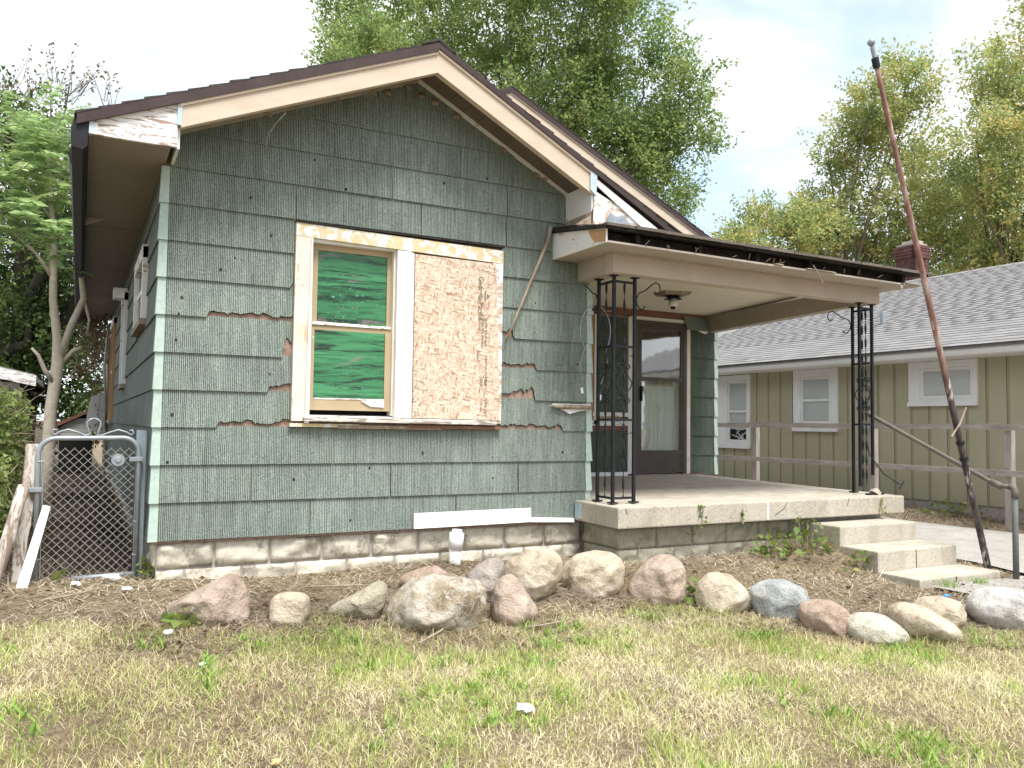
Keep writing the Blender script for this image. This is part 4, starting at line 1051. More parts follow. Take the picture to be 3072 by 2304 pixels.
# windows
def nwin(ya, yb, za, zb, gy0, gy1, gz0, gz1, split, blinds=True, broken=False):
    wn = MB().box((NX0 + .02, gy0 - .04, gz0 - .04), (NX0 + .03, gy1 + .04, gz1 + .04)).build('window', M['dark'], NH)
    fr = MB()
    x0, x1 = NX0 - .035, NX0 + .012
    fr.box((x0, ya, za), (x1, gy0 - .05, zb)).box((x0, gy1 + .05, za), (x1, yb, zb)).box((x0, gy0 - .05, gz1 + .05), (x1, gy1 + .05, zb)).box((x0, gy0 - .05, za), (x1, gy1 + .05, gz0 - .05))
    fr.build('casing', M['nb_white'], wn)
    sa = MB(); x0, x1 = NX0 - .018, NX0 + .014
    sa.box((x0, gy0 - .048, gz0 - .048), (x1, gy0, gz1 + .048)).box((x0, gy1, gz0 - .048), (x1, gy1 + .048, gz1 + .048)).box((x0, gy0, gz1), (x1, gy1, gz1 + .048)).box((x0, gy0, gz0 - .048), (x1, gy1, gz0))
    if split: sa.box((x0 - .004, gy0, split - .022), (x1, gy1, split + .022))
    sa.build('sash', M['nb_white'], wn)
    bx('sill', (NX0 - .06, ya - .01, za - .015), (NX0 - .036, yb + .01, za + .05), M['nb_white'], wn)
    zl = gz0 if not broken else split - .35
    if blinds: bx('blind', (NX0 + .008, gy0, zl), (NX0 + .012, gy1, gz1), M['blind'], wn)
    bx('pane', (NX0 - .004, gy0, gz0), (NX0 - .001, gy1, gz1), M['glass'], wn)
    if broken:
        for i in range(14):
            p0 = (NX0 + .006, random.uniform(gy0, gy1), random.uniform(gz0, gz0 + .5)); p1 = (NX0 + .007, random.uniform(gy0, gy1), p0[2] + random.uniform(-.2, .2))
            MB().bar(p0, p1, .003, .022).build('blind_slat', M['nb_white'], wn)
nwin(*NW[0], 5.60, 6.06, .63, 1.735, 1.185, True, True)
nwin(*NW[1], 3.615, 4.19, 1.0, 1.73, 1.366)
nwin(*NW[2], 1.067, 1.82, 1.385, 1.758, None)
# eave: soffit, fascia and gutter
bx('soffit', (10.54, -4.2, 1.915), (NX0 + .03, 9.7, 1.935), M['nb_white'], NH)
MB().prism([(10.47, 2.035), (10.55, 2.035), (10.55, 1.925), (10.50, 1.930), (10.475, 1.975)], 'y', -4.3, 9.8).build('gutter', M['nb_white'], NH)
NRX, NRZ = 16.0, 4.24
nsl = (NRZ - 2.06) / (NRX - 10.45)
def nz_(x): return 2.06 + (x - 10.45) * nsl
nroof = MB().prism([(10.45, nz_(10.45) - .05), (NRX, NRZ - .05), (21.6, nz_(10.4) - .05), (21.6, nz_(10.4)), (NRX, NRZ), (10.45, nz_(10.45))], 'y', -4.4, 9.9).build('roof', M['nb_roof2'], NH)
L_ = math.hypot(1, nsl); ex = .143 / L_
tabm = bpy.data.meshes.new('tab'); q = MB().hexa([(0, .0005, .001), (0, .3025, .001), (ex * 1.2, .3025, ex * 1.2 * nsl + .001), (ex * 1.2, .0005, ex * 1.2 * nsl + .001), (0, .0005, .012), (0, .3025, .012), (ex * 1.2, .3025, ex * 1.2 * nsl + .004), (ex * 1.2, .0005, ex * 1.2 * nsl + .004)])
tabm.from_pydata(q.v, [], q.f); tabm.materials.append(M['nb_roof'])
M['nb_edge'] = plain('dark_shingle_edge', (0.045, 0.045, 0.047), (0.09, 0.09, 0.092), 20, 0.95, 0)
tabm.materials.append(M['nb_edge'])
edge_i = [i for i, f in enumerate(q.f) if all(abs(q.v[k][0]) < 1e-6 for k in f)][0]
tabm.polygons[edge_i].material_index = 1
V = []; Fq = []; cnt = 0
cv = np.array(q.v); cf = np.array(q.f)
nrow = int((NRX - 10.42) / ex)
for r_ in range(nrow):
    xx = 10.42 + r_ * ex
    yy = -1.2 - random.uniform(0, .30)
    while yy < 8.2:
        if cnt < 290 and r_ < 10:
            o = link('shingle', tabm, None, nroof); o.location = Vector((xx, yy, nz_(xx))) - NH.location; cnt += 1
        else:
            V.append(cv + np.array([xx, yy, nz_(xx) + random.uniform(0, .003)]) - np.array(NH.location)); Fq.append(cf + 8 * len(Fq))
        yy += .303
o = link('shingles', mesh_np('shingles', np.concatenate(V), np.concatenate(Fq)), M['nb_roof2'], nroof); tag(o, kind='stuff')
o.data.materials.append(M['nb_edge'])
mi = np.zeros(len(o.data.polygons), np.int32); mi[edge_i::6] = 1; o.data.polygons.foreach_set('material_index', mi)
MB().tube([(12.2, 3.46, nz_(12.2) - .05), (12.2, 3.46, nz_(12.2) + .22)], .05, 10).build('vent_pipe', M['galv'], NH)
# chimney of single bricks
M['brick'] = plain('dark_red_brick', (0.075, 0.036, 0.030), (0.16, 0.075, 0.062), 9, 0.9, 0.6, rand=0.3)
cx0, cx1, cy0, cy1 = 16.20, 16.66, 5.70, 6.20
ch = bx('chimney', (cx0 + .015, cy0 + .015, 3.6), (cx1 - .015, cy1 - .015, 5.14), M['mortar'], NH)
bm1 = bpy.data.meshes.new('brick'); q = MB().box((0, 0, 0), (.215, .10, .064)); bm1.from_pydata(q.v, [], q.f); bm1.materials.append(M['brick'])
rws = int((5.14 - 3.9) / .075)
for r_ in range(rws):
    z = 3.9 + r_ * .075
    e = .03 if 5 - .0 < (rws - r_) + 2 <= 6 or (rws - r_) <= 3 else 0
    off = (r_ % 2) * .11
    for (p, ln, rz) in (((cx0 - e, cy0 - e), cx1 - cx0 + 2 * e, 0), ((cx0 - e, cy1 + e), cy1 - cy0 + 2 * e, -math.pi / 2)):
        u = -off
        while u < ln - .03:
            a = max(u, 0); b = min(u + .215, ln)
            if b - a > .03:
                o = link('brick', bm1, None, ch); o.scale.x = (b - a) / .215; o.rotation_euler.z = rz
                w_ = (p[0] + a, p[1], z) if rz == 0 else (p[0], p[1] - a, z)
                o.location = Vector(w_) - NH.location
                if rz: o.scale.y = 1
            u += .225
bx('chimney_cap', (cx0 + .10, cy0 + .08, 5.14), (cx1 - .06, cy1 - .08, 5.22), M['concrete'], NH)

# ------------------------------------------------------------------ rail fence
FN = thing('rail_fence', 'weathered two-rail timber fence along the driveway', 'fence', (9.8, 2, -.4))
def wob(x0, y0, y1, z0, z1, zt):
    p = []
    return MB().hexa([(9.78, y0, z0), (9.82, y0, z0), (9.82, y1, z1), (9.78, y1, z1), (9.78, y0, z0 + zt), (9.82, y0, z0 + zt), (9.82, y1, z1 + zt), (9.78, y1, z1 + zt)])
for (a, b) in ((-2.4, -.02), (-.015, 2.0), (2.005, 4.3), (4.305, 8.2)):
    wob(9.8, a, b, .875 + random.uniform(-.008, .008), .880 + random.uniform(-.008, .008), .075).build('rail', M['greywood'], FN)
    wob(9.8, a, b, .296 + random.uniform(-.008, .008), .300 + random.uniform(-.008, .008), .072).build('rail', M['greywood'], FN)
for y in (-2.3, -.16, 1.83, 4.2, 6.3, 8.1):
    bx('post', (9.822, y - .045, -.6), (9.91, y + .045, .872 if y > -.5 else .86), M['greypost'], FN)

# ------------------------------------------------------------------ leaning flagpole
M['rust'] = None
def pole_mat():
    n = NT('rusted_pole', 0.75, 0.3, 0.1)
    v = n.vec((6, 6, 0.9))
    c = n.ramp(n.noise(2.4, 6, 0.7, v), [(0.35, (0.17, 0.085, 0.065)), (0.52, (0.27, 0.15, 0.12)), (0.68, (0.46, 0.38, 0.34))])
    z = n.xyz(2)
    low = n.ramp(n.math('ADD', n.math('MULTIPLY', z, 0.2), n.math('MULTIPLY', n.noise(3, 4, 0.7, v), 0.22)), [(0.42, 1.0), (0.52, 0.0)])
    blk = n.ramp(n.noise(5, 5, 0.7, v), [(0.4, (0.035, 0.03, 0.03)), (0.7, (0.13, 0.11, 0.10))])
    c = n.mix(low, c, blk)
    mid = n.ramp(n.noise(1.6, 5, 0.75, v), [(0.58, 0.0), (0.64, 0.9)])
    c = n.mix(mid, c, (0.56, 0.50, 0.45))
    n.col(c); n.bump(n.noise(30, 4), 0.4, 0.003); return n.m
M['rust'] = pole_mat()
FP = thing('flagpole', 'rusty leaning flagpole with a ball tip beside the porch steps', 'flagpole', (7.10, -1.625, -.45))
B_ = Vector((7.10, -1.625, -.55)); T_ = Vector((5.565, -1.575, 4.30)); dv = (T_ - B_)
nn_ = 24
MB().tube([B_ + dv * (i / nn_) * .955 for i in range(nn_ + 1)], [.031 - .010 * i / nn_ for i in range(nn_ + 1)], 14).build('pole', M['rust'], FP, True)
MB().tube([B_ + dv * .948, B_ + dv * .965], .032, 12).build('collar', M['iron'], FP)
MB().tube([B_ + dv * .962, B_ + dv * .985], .020, 10).build('neck', M['galv'], FP)
bmx = bmesh.new(); bmesh.ops.create_uvsphere(bmx, u_segments=14, v_segments=10, radius=.034); me = bpy.data.meshes.new('ball'); bmx.to_mesh(me); bmx.free(); me.polygons.foreach_set('use_smooth', np.ones(len(me.polygons), bool))
o = link('ball', me, M['galv'], FP); o.location = B_ + dv * .992 - FP.location
k_ = B_ + dv * .30
MB().tube([k_ + Vector((-.12, -.03, -.10)), k_ + Vector((0, -.035, .02)), k_ + Vector((.10, -.03, .17))], .009, 6).build('cleat', M['oldwood'], FP)
for f_ in (.265, .235): MB().tube([B_ + dv * f_, B_ + dv * (f_ + .006)], .037, 12).build('band', M['iron'], FP)

# ------------------------------------------------------------------ pipe handrail
HR = thing('handrail', 'bent grey pipe handrail down the porch steps', 'handrail', (7.0, -1.915, -.45))
M['railpaint'] = plain('chipped_grey_brown_rail', (0.10, 0.088, 0.074), (0.17, 0.15, 0.125), 9, 0.55, 0.2, (4, 1, 4), spot=((0.07, 0.065, 0.06), 0.6, 0.75, 8))
M['railpost'] = plain('dark_green_grey_post', (0.075, 0.085, 0.08), (0.13, 0.14, 0.13), 9, 0.6, 0.2)
MB().tube([(6.96, -.40, 1.030), (6.965, -.46, 1.0), (7.0, -1.715, .385), (7.0, -1.80, .360), (7.0, -1.89, .360)], [.021] * 5, 12).build('rail', M['railpaint'], HR, True)
MB().tube([(7.0, -1.700, .392), (7.0, -1.80, .356)], .031, 12).build('coupling', M['railpaint'], HR, True)
MB().tube([(6.96, -.385, 1.04), (6.965, -.44, 1.012)], .031, 12).build('coupling', M['railpaint'], HR, True)
MB().tube([(7.0, -1.87, .360), (7.0, -1.905, .352), (7.0, -1.915, .315), (7.0, -1.915, .26)], .031, 12).build('elbow', M['railpaint'], HR, True)
MB().tube([(7.0, -1.915, .30), (7.0, -1.915, -.60)], .026, 12).build('post', M['railpost'], HR, True)

# ------------------------------------------------------------------ gate and odd timber at the left
GT = thing('gate', 'low grey chain-link gate with scroll top at the side yard', 'gate', (-.40, .25, -.27))
gy_ = .25
def arc(cx, cz, r, a0, a1, n=6): return [(cx + r * math.cos(a0 + (a1 - a0) * i / n), gy_, cz + r * math.sin(a0 + (a1 - a0) * i / n)) for i in range(n + 1)]
x0, x1, zt_, zb_ = -.712, -.070, .722, -.262
path = [(x0 + .015, gy_, -.40)] + arc(x0 + .11, zt_ - .11, .11, math.pi, math.pi / 2) + arc(x1 - .11, zt_ - .105, .11, math.pi / 2, 0) + [(x1 + .004, gy_, zb_)]
MB().tube(path, .018, 10).build('frame', M['galv'], GT, True)
MB().tube([(-.48, gy_, zb_ - .005), (x1, gy_, zb_ + .004)], .018, 10).build('bottom_bar', M['galv'], GT, True)
# woven wire: two sets of diagonals
mb = MB(); wx0, wx1, wz0, wz1 = -.672, -.098, -.25, .655; cw, chh = .0585, .0585
d_ = -2.0
def diag(sgn, c0):
    pts = []
    for (px, pz) in ((wx0, c0 + sgn * wx0), (wx1, c0 + sgn * wx1)): pts.append((px, pz))
    (ax, az), (bx_, bz) = pts
    def at_z(z): return ax + (bx_ - ax) * (z - az) / (bz - az)
    if az > bz: ax, az, bx_, bz = bx_, bz, ax, az
    if bz < wz0 or az > wz1: return
    a2 = (ax, az) if az >= wz0 else (ax + (bx_ - ax) * (wz0 - az) / (bz - az), wz0)
    b2 = (bx_, bz) if bz <= wz1 else (ax + (bx_ - ax) * (wz1 - az) / (bz - az), wz1)
    if math.hypot(a2[0] - b2[0], a2[1] - b2[1]) < .02: return
    mb.tube([(a2[0], gy_ + .003 * sgn, a2[1]), (b2[0], gy_ + .003 * sgn, b2[1])], .0024, 4, False)
c0 = -1.2
while c0 < 1.6:
    diag(1, c0); diag(-1, c0 - .10); c0 += cw
mb.build('chain_link_mesh', M['wire'], GT, fix=False)
MB().tube([(wx0, gy_, wz0), (wx0 - .008, gy_, wz1)], .004, 5).build('tension_bar', M['wire'], GT)
for z in (.56, .12, -.12):
    MB().tube([(x0, gy_ - .02, z), (wx0, gy_ - .01, z + .004)], .004, 5).build('tie', M['wire'], GT); MB().tube([(x1, gy_ - .02, z), (wx1, gy_ - .01, z + .004)], .004, 5).build('tie', M['wire'], GT)
# scroll on top
for s_ in (-1, 1):
    P = lambda u, z: (-.372 + s_ * u, gy_, z)
    sc = [P(.0, .865)] + [P(.045 * math.sin(a), .825 + .04 * math.cos(a)) for a in (.6, 1.2, 1.9)] + [P(.03, .77), P(.022, .752), P(.05, .742), P(.10, .765), P(.16, .785), P(.215, .768), P(.235, .752), P(.25, .748), P(.262, .765), P(.25, .785), P(.232, .778)]
    MB().tube(sc, .007, 5).build('top_scroll', M['galv'], GT, True)
MB().tube([(-.208, gy_ - .008, .568), (-.208, gy_ - .016, .568)], .045, 18).tube([(-.208, gy_ - .016, .568), (-.208, gy_ - .024, .568)], [.024, .018], 14).build('medallion', M['galv'], GT)
for (xa, xb, z) in ((-.135, -.04, .572), (-.76, -.68, .365), (-.73, -.69, -.09)):
    bx('hinge', (xa, gy_ - .028, z - .016), (xb, gy_ + .028, z + .016), M['galv'], GT, bevel=.004)
GPO = thing('gate_post', 'blue-grey painted board post between the gate and the house corner', 'post', (-.05, .33, -.28))
M['bluepost'] = peel('blue_grey_post_paint', (0.27, 0.33, 0.37), (0.36, 0.42, 0.46), (0.20, 0.19, 0.17), (0.33, 0.31, 0.28), 0.58, 0.62, (2, 2, 0.5))
MB().hexa([(-.085, .30, -.35), (-.02, .30, -.35), (-.02, .34, -.35), (-.085, .34, -.35), (-.088, .30, .785), (-.022, .30, .78), (-.022, .34, .78), (-.088, .34, .785)]).build('board', M['bluepost'], GPO)
tp = MB(); pr = []
for i in range(9):
    z = -.4 + i * .135; j = [random.uniform(-.008, .008) for _ in range(4)]
    dx = -.79 + (-.02 if i < 4 else 0) + .005 * i
    hw = .040 if not 4 <= i <= 5 else .030
    pr.append([(dx - hw + j[0], .27, z), (dx + hw + j[1], .27, z), (dx + hw + j[2], .36, z), (dx - hw + j[3], .36, z)])
vs = [p for ring_ in pr for p in ring_]; fs = [(i * 4 + k, i * 4 + (k + 1) % 4, (i + 1) * 4 + (k + 1) % 4, (i + 1) * 4 + k) for i in range(8) for k in range(4)] + [(0, 3, 2, 1), (32, 33, 34, 35)]
tag(tp.add(vs, fs).build('timber_post', M['post_rot']), 'rotting pale timber post left of the chain-link gate', 'post')
lg = MB().tube([(-.985, .10, -.45), (-.93, .11, -.20), (-.86, .13, .05), (-.80, .16, .34), (-.788, .18, .40)], [.048, .046, .043, .038, .033], 10).build('log', M['post_rot'], smooth=True)
tag(lg, 'peeling round log leaning against the rotting post', 'log')
tag(MB().hexa([(-.82, .06, -.34), (-.752, .06, -.36), (-.752, .073, -.36), (-.82, .073, -.34), (-.668, .20, .262), (-.622, .20, .250), (-.622, .213, .250), (-.668, .213, .262)]).build('plank', M['white']), 'white painted plank leaning across the lower left of the gate', 'plank')
PV = thing('vent_pipe', 'white plastic cleanout pipe standing against the block foundation', 'pipe', (2.31, -.12, -.33))
MB().tube([(2.300, -.12, -.40), (2.312, -.12, -.12)], .050, 16).build('pipe', M['white'], PV, True)
MB().tube([(2.310, -.12, -.17), (2.322, -.12, -.035)], .060, 16).build('coupling', M['white'], PV, True)
MB().tube([(2.322, -.12, -.036), (2.324, -.12, -.008)], [.048, .040], 14).build('cap', M['white'], PV, True)
tag(MB().tube([(3.225, -.05, 2.64), (3.19, -.055, 2.50), (3.0, -.06, 2.08), (2.88, -.058, 1.80), (2.784, -.05, 1.575)], [.022, .017, .013, .012, .007], 7).build('stick', M['oldwood'], smooth=True), 'thin weathered stick leaning on the wall under the porch roof', 'stick')

# ------------------------------------------------------------------ boulders
def rock_mat(name, a, b, c, lich=0.6, fine=70):
    n = NT(name, 0.88, 0.2)
    f = n.noise(4.5, 7, 0.68, None, 0.4)
    up_ = lambda k: tuple(min(.86, v * 1.10) for v in k)
    col = n.ramp(f, [(0.30, a), (0.46, up_(b)), (0.66, up_(c))])
    sp = n.noise(fine, 4, 0.75)
    col = n.mix(n.ramp(sp, [(0.30, 0.6), (0.44, 0.0)]), col, (a[0] * .45, a[1] * .45, a[2] * .45))
    lk = n.ramp(n.noise(9, 9, 0.82, None, 0.8), [(lich - .03, 0.0), (lich + .05, 0.85)])
    col = n.mix(lk, col, (0.66, 0.63, 0.56))
    n.col(col); n.bump(n.math('ADD', n.math('ADD', sp, n.math('MULTIPLY', n.voro(9, n.vec((1, 1, 1.5))), 1.6)), n.math('MULTIPLY', n.noise(14, 7, 0.72), 2.6)), 1.0, 0.018); return n.m
RM = {'pink': rock_mat('pink_granite', (0.30, 0.225, 0.175), (0.48, 0.375, 0.30), (0.62, 0.515, 0.425), .66), 'tan': rock_mat('tan_stone', (0.36, 0.285, 0.20), (0.56, 0.475, 0.36), (0.72, 0.64, 0.52), .64),
      'olive': rock_mat('olive_stone', (0.27, 0.235, 0.165), (0.43, 0.385, 0.285), (0.56, 0.51, 0.39), .64), 'lich': rock_mat('lichen_stone', (0.15, 0.115, 0.065), (0.37, 0.295, 0.20), (0.55, 0.46, 0.35), .50),
      'purple': rock_mat('grey_brown_stone', (0.24, 0.20, 0.175), (0.38, 0.325, 0.29), (0.52, 0.455, 0.41), .66), 'blue': rock_mat('blue_grey_stone', (0.20, 0.22, 0.22), (0.37, 0.39, 0.385), (0.53, 0.545, 0.53), .58),
      'brown': rock_mat('reddish_brown_stone', (0.25, 0.17, 0.125), (0.43, 0.32, 0.25), (0.57, 0.455, 0.375), .68), 'pale': rock_mat('pale_stone', (0.38, 0.35, 0.265), (0.58, 0.545, 0.44), (0.72, 0.68, 0.59), .56),
      'white': rock_mat('white_and_dark_stone', (0.26, 0.235, 0.21), (0.62, 0.59, 0.55), (0.78, 0.76, 0.73), .58)}
ROCKS = [
('pink', .22, (0.235, -0.94, -0.364), [(-0.287, -0.009), (-0.232, 0.053), (-0.098, 0.14), (0.057, 0.221), (0.161, 0.27), (0.218, 0.263), (0.26, 0.19), (0.287, 0.083), (0.278, -0.016), (0.051, -0.055), (-0.177, -0.05)], 'large pinkish wedge boulder leftmost in the row, peak at its right'),
('tan', .13, (0.749, -1.196, -0.376), [(-0.151, -0.005), (-0.149, 0.108), (-0.127, 0.159), (-0.047, 0.177), (0.053, 0.167), (0.088, 0.145), (0.088, 0.054), (0.05, -0.022), (-0.027, -0.04), (-0.099, -0.024)], 'small blocky tan rock second from the left in the boulder row'),
('olive', .14, (1.11, -1.174, -0.378), [(-0.155, 0.006), (-0.103, 0.065), (0.053, 0.15), (0.141, 0.204), (0.203, 0.216), (0.222, 0.167), (0.206, 0.064), (0.175, -0.01), (0.042, -0.041), (-0.082, -0.04)], 'slanted olive-grey rock left of the big lichen boulder'),
('brown', .16, (1.84, -0.774, -0.353), [(-0.242, 0.079), (-0.165, 0.127), (-0.065, 0.165), (0.019, 0.173), (0.093, 0.13), (0.155, 0.051), (0.09, -0.042), (-0.112, -0.045)], 'brown rock mostly hidden behind the big lichen boulder'),
('lich', .28, (1.561, -1.541, -0.404), [(-0.298, 0.044), (-0.291, 0.121), (-0.226, 0.217), (-0.134, 0.284), (-0.004, 0.318), (0.127, 0.305), (0.244, 0.272), (0.292, 0.181), (0.282, 0.08), (0.226, -0.026), (0.09, -0.068), (-0.127, -0.06), (-0.25, -0.021)], 'biggest boulder, brown and heavily mottled with white lichen'),
('purple', .16, (2.097, -1.112, -0.374), [(-0.121, 0.163), (-0.057, 0.232), (0.041, 0.285), (0.122, 0.28), (0.139, 0.222), (0.115, 0.112), (0.071, 0.005), (-0.003, -0.044), (-0.086, 0.051)], 'grey-brown rock in front of the white plastic pipe'),
('pink', .20, (2.08, -1.587, -0.429), [(-0.152, 0.12), (-0.129, 0.23), (-0.079, 0.285), (-0.028, 0.303), (0.021, 0.271), (0.089, 0.182), (0.159, 0.085), (0.151, 0.034), (0.091, -0.017), (0.001, -0.054), (-0.09, -0.019), (-0.139, 0.045)], 'pyramid-shaped pink rock right of the lichen boulder'),
('tan', .24, (2.412, -1.165, -0.379), [(-0.171, 0.17), (-0.133, 0.262), (-0.017, 0.316), (0.082, 0.344), (0.182, 0.325), (0.239, 0.257), (0.234, 0.142), (0.169, 0.043), (0.07, -0.04), (-0.062, -0.058), (-0.146, 0.006)], 'tall tan boulder behind the pyramid-shaped pink rock'),
('tan', .26, (2.98, -1.13, -0.379), [(-0.227, 0.106), (-0.207, 0.175), (-0.113, 0.249), (0.026, 0.288), (0.148, 0.266), (0.236, 0.215), (0.261, 0.112), (0.237, 0.019), (0.116, -0.052), (-0.076, -0.061), (-0.191, -0.014)], 'broad rounded tan boulder before the corner of the porch foundation'),
('pink', .22, (3.367, -1.411, -0.435), [(-0.201, 0.078), (-0.133, 0.198), (-0.04, 0.284), (0.046, 0.33), (0.132, 0.311), (0.211, 0.243), (0.229, 0.128), (0.212, 0.015), (0.116, -0.054), (-0.056, -0.056), (-0.166, -0.02)], 'tall pinkish boulder with white speckled left side before the porch'),
('tan', .18, (3.682, -1.745, -0.465), [(-0.16, 0.077), (-0.13, 0.187), (-0.079, 0.251), (-0.012, 0.269), (0.089, 0.243), (0.176, 0.181), (0.223, 0.099), (0.21, 0.016), (0.116, -0.048), (-0.045, -0.044), (-0.139, -0.005)], 'yellowish humped rock left of the blue-grey one'),
('blue', .20, (4.001, -1.985, -0.486), [(-0.189, 0.16), (-0.149, 0.213), (-0.039, 0.247), (0.077, 0.242), (0.177, 0.197), (0.229, 0.106), (0.209, 0.014), (0.116, -0.046), (-0.017, -0.055), (-0.129, 0.016)], 'blue-grey boulder, the only bluish one in the row'),
('brown', .18, (4.017, -2.326, -0.509), [(-0.101, 0.121), (-0.076, 0.171), (0.01, 0.197), (0.12, 0.192), (0.208, 0.137), (0.239, 0.063), (0.207, -0.012), (0.103, -0.051), (-0.001, -0.04), (-0.076, 0.034)], 'smooth reddish-brown egg-shaped rock right of the blue-grey one'),
('pale', .20, (4.274, -2.602, -0.54), [(-0.187, 0.053), (-0.168, 0.123), (-0.106, 0.16), (0.008, 0.168), (0.132, 0.139), (0.202, 0.079), (0.207, 0.012), (0.145, -0.049), (-0.009, -0.058), (-0.132, -0.029)], 'pale oval mottled rock nearest the lawn, right of the egg-shaped one'),
('tan', .20, (4.703, -2.807, -0.521), [(-0.375, 0.139), (-0.349, 0.201), (-0.272, 0.22), (-0.163, 0.203), (-0.009, 0.129), (0.113, 0.048), (0.146, -0.022), (0.081, -0.056), (-0.104, -0.028), (-0.274, 0.0), (-0.345, 0.048)], 'long sloping tan stone lying before the porch steps'),
('tan', .16, (4.993, -2.564, -0.511), [(-0.181, 0.125), (-0.115, 0.165), (0.017, 0.183), (0.132, 0.155), (0.187, 0.075), (0.169, -0.007), (0.063, -0.047), (-0.101, -0.01), (-0.172, 0.054)], 'rounded tan rock half hidden behind the long sloping stone'),
('white', .30, (5.451, -2.707, -0.551), [(-0.18, 0.119), (-0.152, 0.179), (-0.071, 0.253), (0.077, 0.262), (0.227, 0.25), (0.36, 0.186), (0.407, 0.055), (0.339, -0.038), (0.138, -0.074), (-0.028, -0.037), (-0.144, 0.047)], 'big whitish angular boulder with dark underside at the right edge'),
]
HV = Vector((FW.x, FW.y, 0)).normalized(); RV = Vector((HV.y, -HV.x, 0))
def rock(i, kind, dep, C, poly, label):
    P = np.array(poly); c2 = P.mean(0)
    ang = np.arctan2(P[:, 1] - c2[1], P[:, 0] - c2[0]); rad = np.hypot(P[:, 0] - c2[0], P[:, 1] - c2[1])
    od = np.argsort(ang); ang, rad = ang[od], rad[od]
    P2 = P[od]
    def rr(t):          # distance to the outline polygon along angle t
        k = np.searchsorted(ang, t) % len(ang); a, b = P2[k - 1] - c2, P2[k] - c2
        d = np.array([math.cos(t), math.sin(t)]); e = b - a
        den = d[0] * e[1] - d[1] * e[0]
        return abs((a[0] * e[1] - a[1] * e[0]) / den) if abs(den) > 1e-9 else rad[k]
    bm = bmesh.new(); bmesh.ops.create_icosphere(bm, subdivisions=5, radius=1)
    r_ = random.Random(i * 13 + 5); cuts = []
    for _ in range(11):
        v = Vector((r_.gauss(0, 1), -abs(r_.gauss(.6, .6)), r_.gauss(.2, .7))).normalized(); cuts.append((v, r_.uniform(.66, .90)))
    c3 = Vector(C) + RV * c2[0] + Vector((0, 0, c2[1]))
    for v in bm.verts:
        p = v.co.copy()                        # x: across, y: depth, z: up
        for (nv, d) in cuts:
            e = p.dot(nv) - d
            if e > 0: p -= Vector((nv.x * .22, nv.y, nv.z * .22)) * e * .95
        t = math.atan2(p.z, p.x); q = math.hypot(p.x, p.z)
        R0 = .5 * rr(t) + .25 * (rr(((t + .14 + math.pi) % (2 * math.pi)) - math.pi) + rr(((t - .14 + math.pi) % (2 * math.pi)) - math.pi)) if q > 1e-6 else 0
        R0 *= 1.09
        hp = Vector((q * math.cos(t) * R0, p.y * dep, q * math.sin(t) * R0))
        n1 = fbm((hp.x * 5 + i * 7, hp.y * 5, hp.z * 5), 1, 4); n2 = fbm((hp.x * 22 + i, hp.y * 22, hp.z * 22), 1, 3)
        s_ = 1 + .055 * n1 + .018 * n2
        hp = Vector((hp.x * (1 + .05 * n1 + .022 * n2), hp.y * (1 + .16 * n1 + .03 * n2), hp.z * (1 + .05 * n1 + .022 * n2)))
        v.co = RV * hp.x + HV * hp.y + Vector((0, 0, hp.z))
    me = bpy.data.meshes.new('boulder'); bm.to_mesh(me); bm.free()
    me.polygons.foreach_set('use_smooth', np.ones(len(me.polygons), bool))
    o = link('boulder', me, RM[kind]); o.location = c3
    tag(o, label, 'boulder', 'boulders edging the bed')
for i, a in enumerate(ROCKS): rock(i, *a)
# ------------------------------------------------------------------ vegetation
def leaf_mat(name, stops, trans=0.35, rough=0.6):
    m = bpy.data.materials.new(name); m.use_nodes = True; t = m.node_tree; t.nodes.clear()
    o = t.nodes.new('ShaderNodeOutputMaterial'); g = t.nodes.new('ShaderNodeNewGeometry'); r = t.nodes.new('ShaderNodeValToRGB')
    tcn = t.nodes.new('ShaderNodeTexCoord'); nn = t.nodes.new('ShaderNodeTexNoise'); nn.inputs['Scale'].default_value = 0.9; nn.inputs['Detail'].default_value = 3
    t.links.new(tcn.outputs['Object'], nn.inputs['Vector'])
    mm = t.nodes.new('ShaderNodeMath'); mm.operation = 'MULTIPLY_ADD'; mm.inputs[1].default_value = 0.55
    m2 = t.nodes.new('ShaderNodeMath'); m2.operation = 'MULTIPLY_ADD'; m2.inputs[1].default_value = 1.3; m2.inputs[2].default_value = -0.42
    t.links.new(nn.outputs[0], m2.inputs[0]); t.links.new(g.outputs['Random Per Island'], mm.inputs[0]); t.links.new(m2.outputs[0], mm.inputs[2])
    e = r.color_ramp.elements
    while len(e) < len(stops): e.new(.5)
    for i, (p, c) in enumerate(stops): e[i].position = p; e[i].color = (*c, 1)
    t.links.new(mm.outputs[0], r.inputs[0])
    b = t.nodes.new('ShaderNodeBsdfPrincipled'); b.inputs['Roughness'].default_value = rough; b.inputs['Specular IOR Level'].default_value = 0.25
    tr = t.nodes.new('ShaderNodeBsdfTranslucent'); mx = t.nodes.new('ShaderNodeMixShader'); mx.inputs[0].default_value = trans
    t.links.new(r.outputs[0], b.inputs['Base Color']); t.links.new(r.outputs[0], tr.inputs[0])
    t.links.new(b.outputs[0], mx.inputs[1]); t.links.new(tr.outputs[0], mx.inputs[2]); t.links.new(mx.outputs[0], o.inputs['Surface'])
    return m
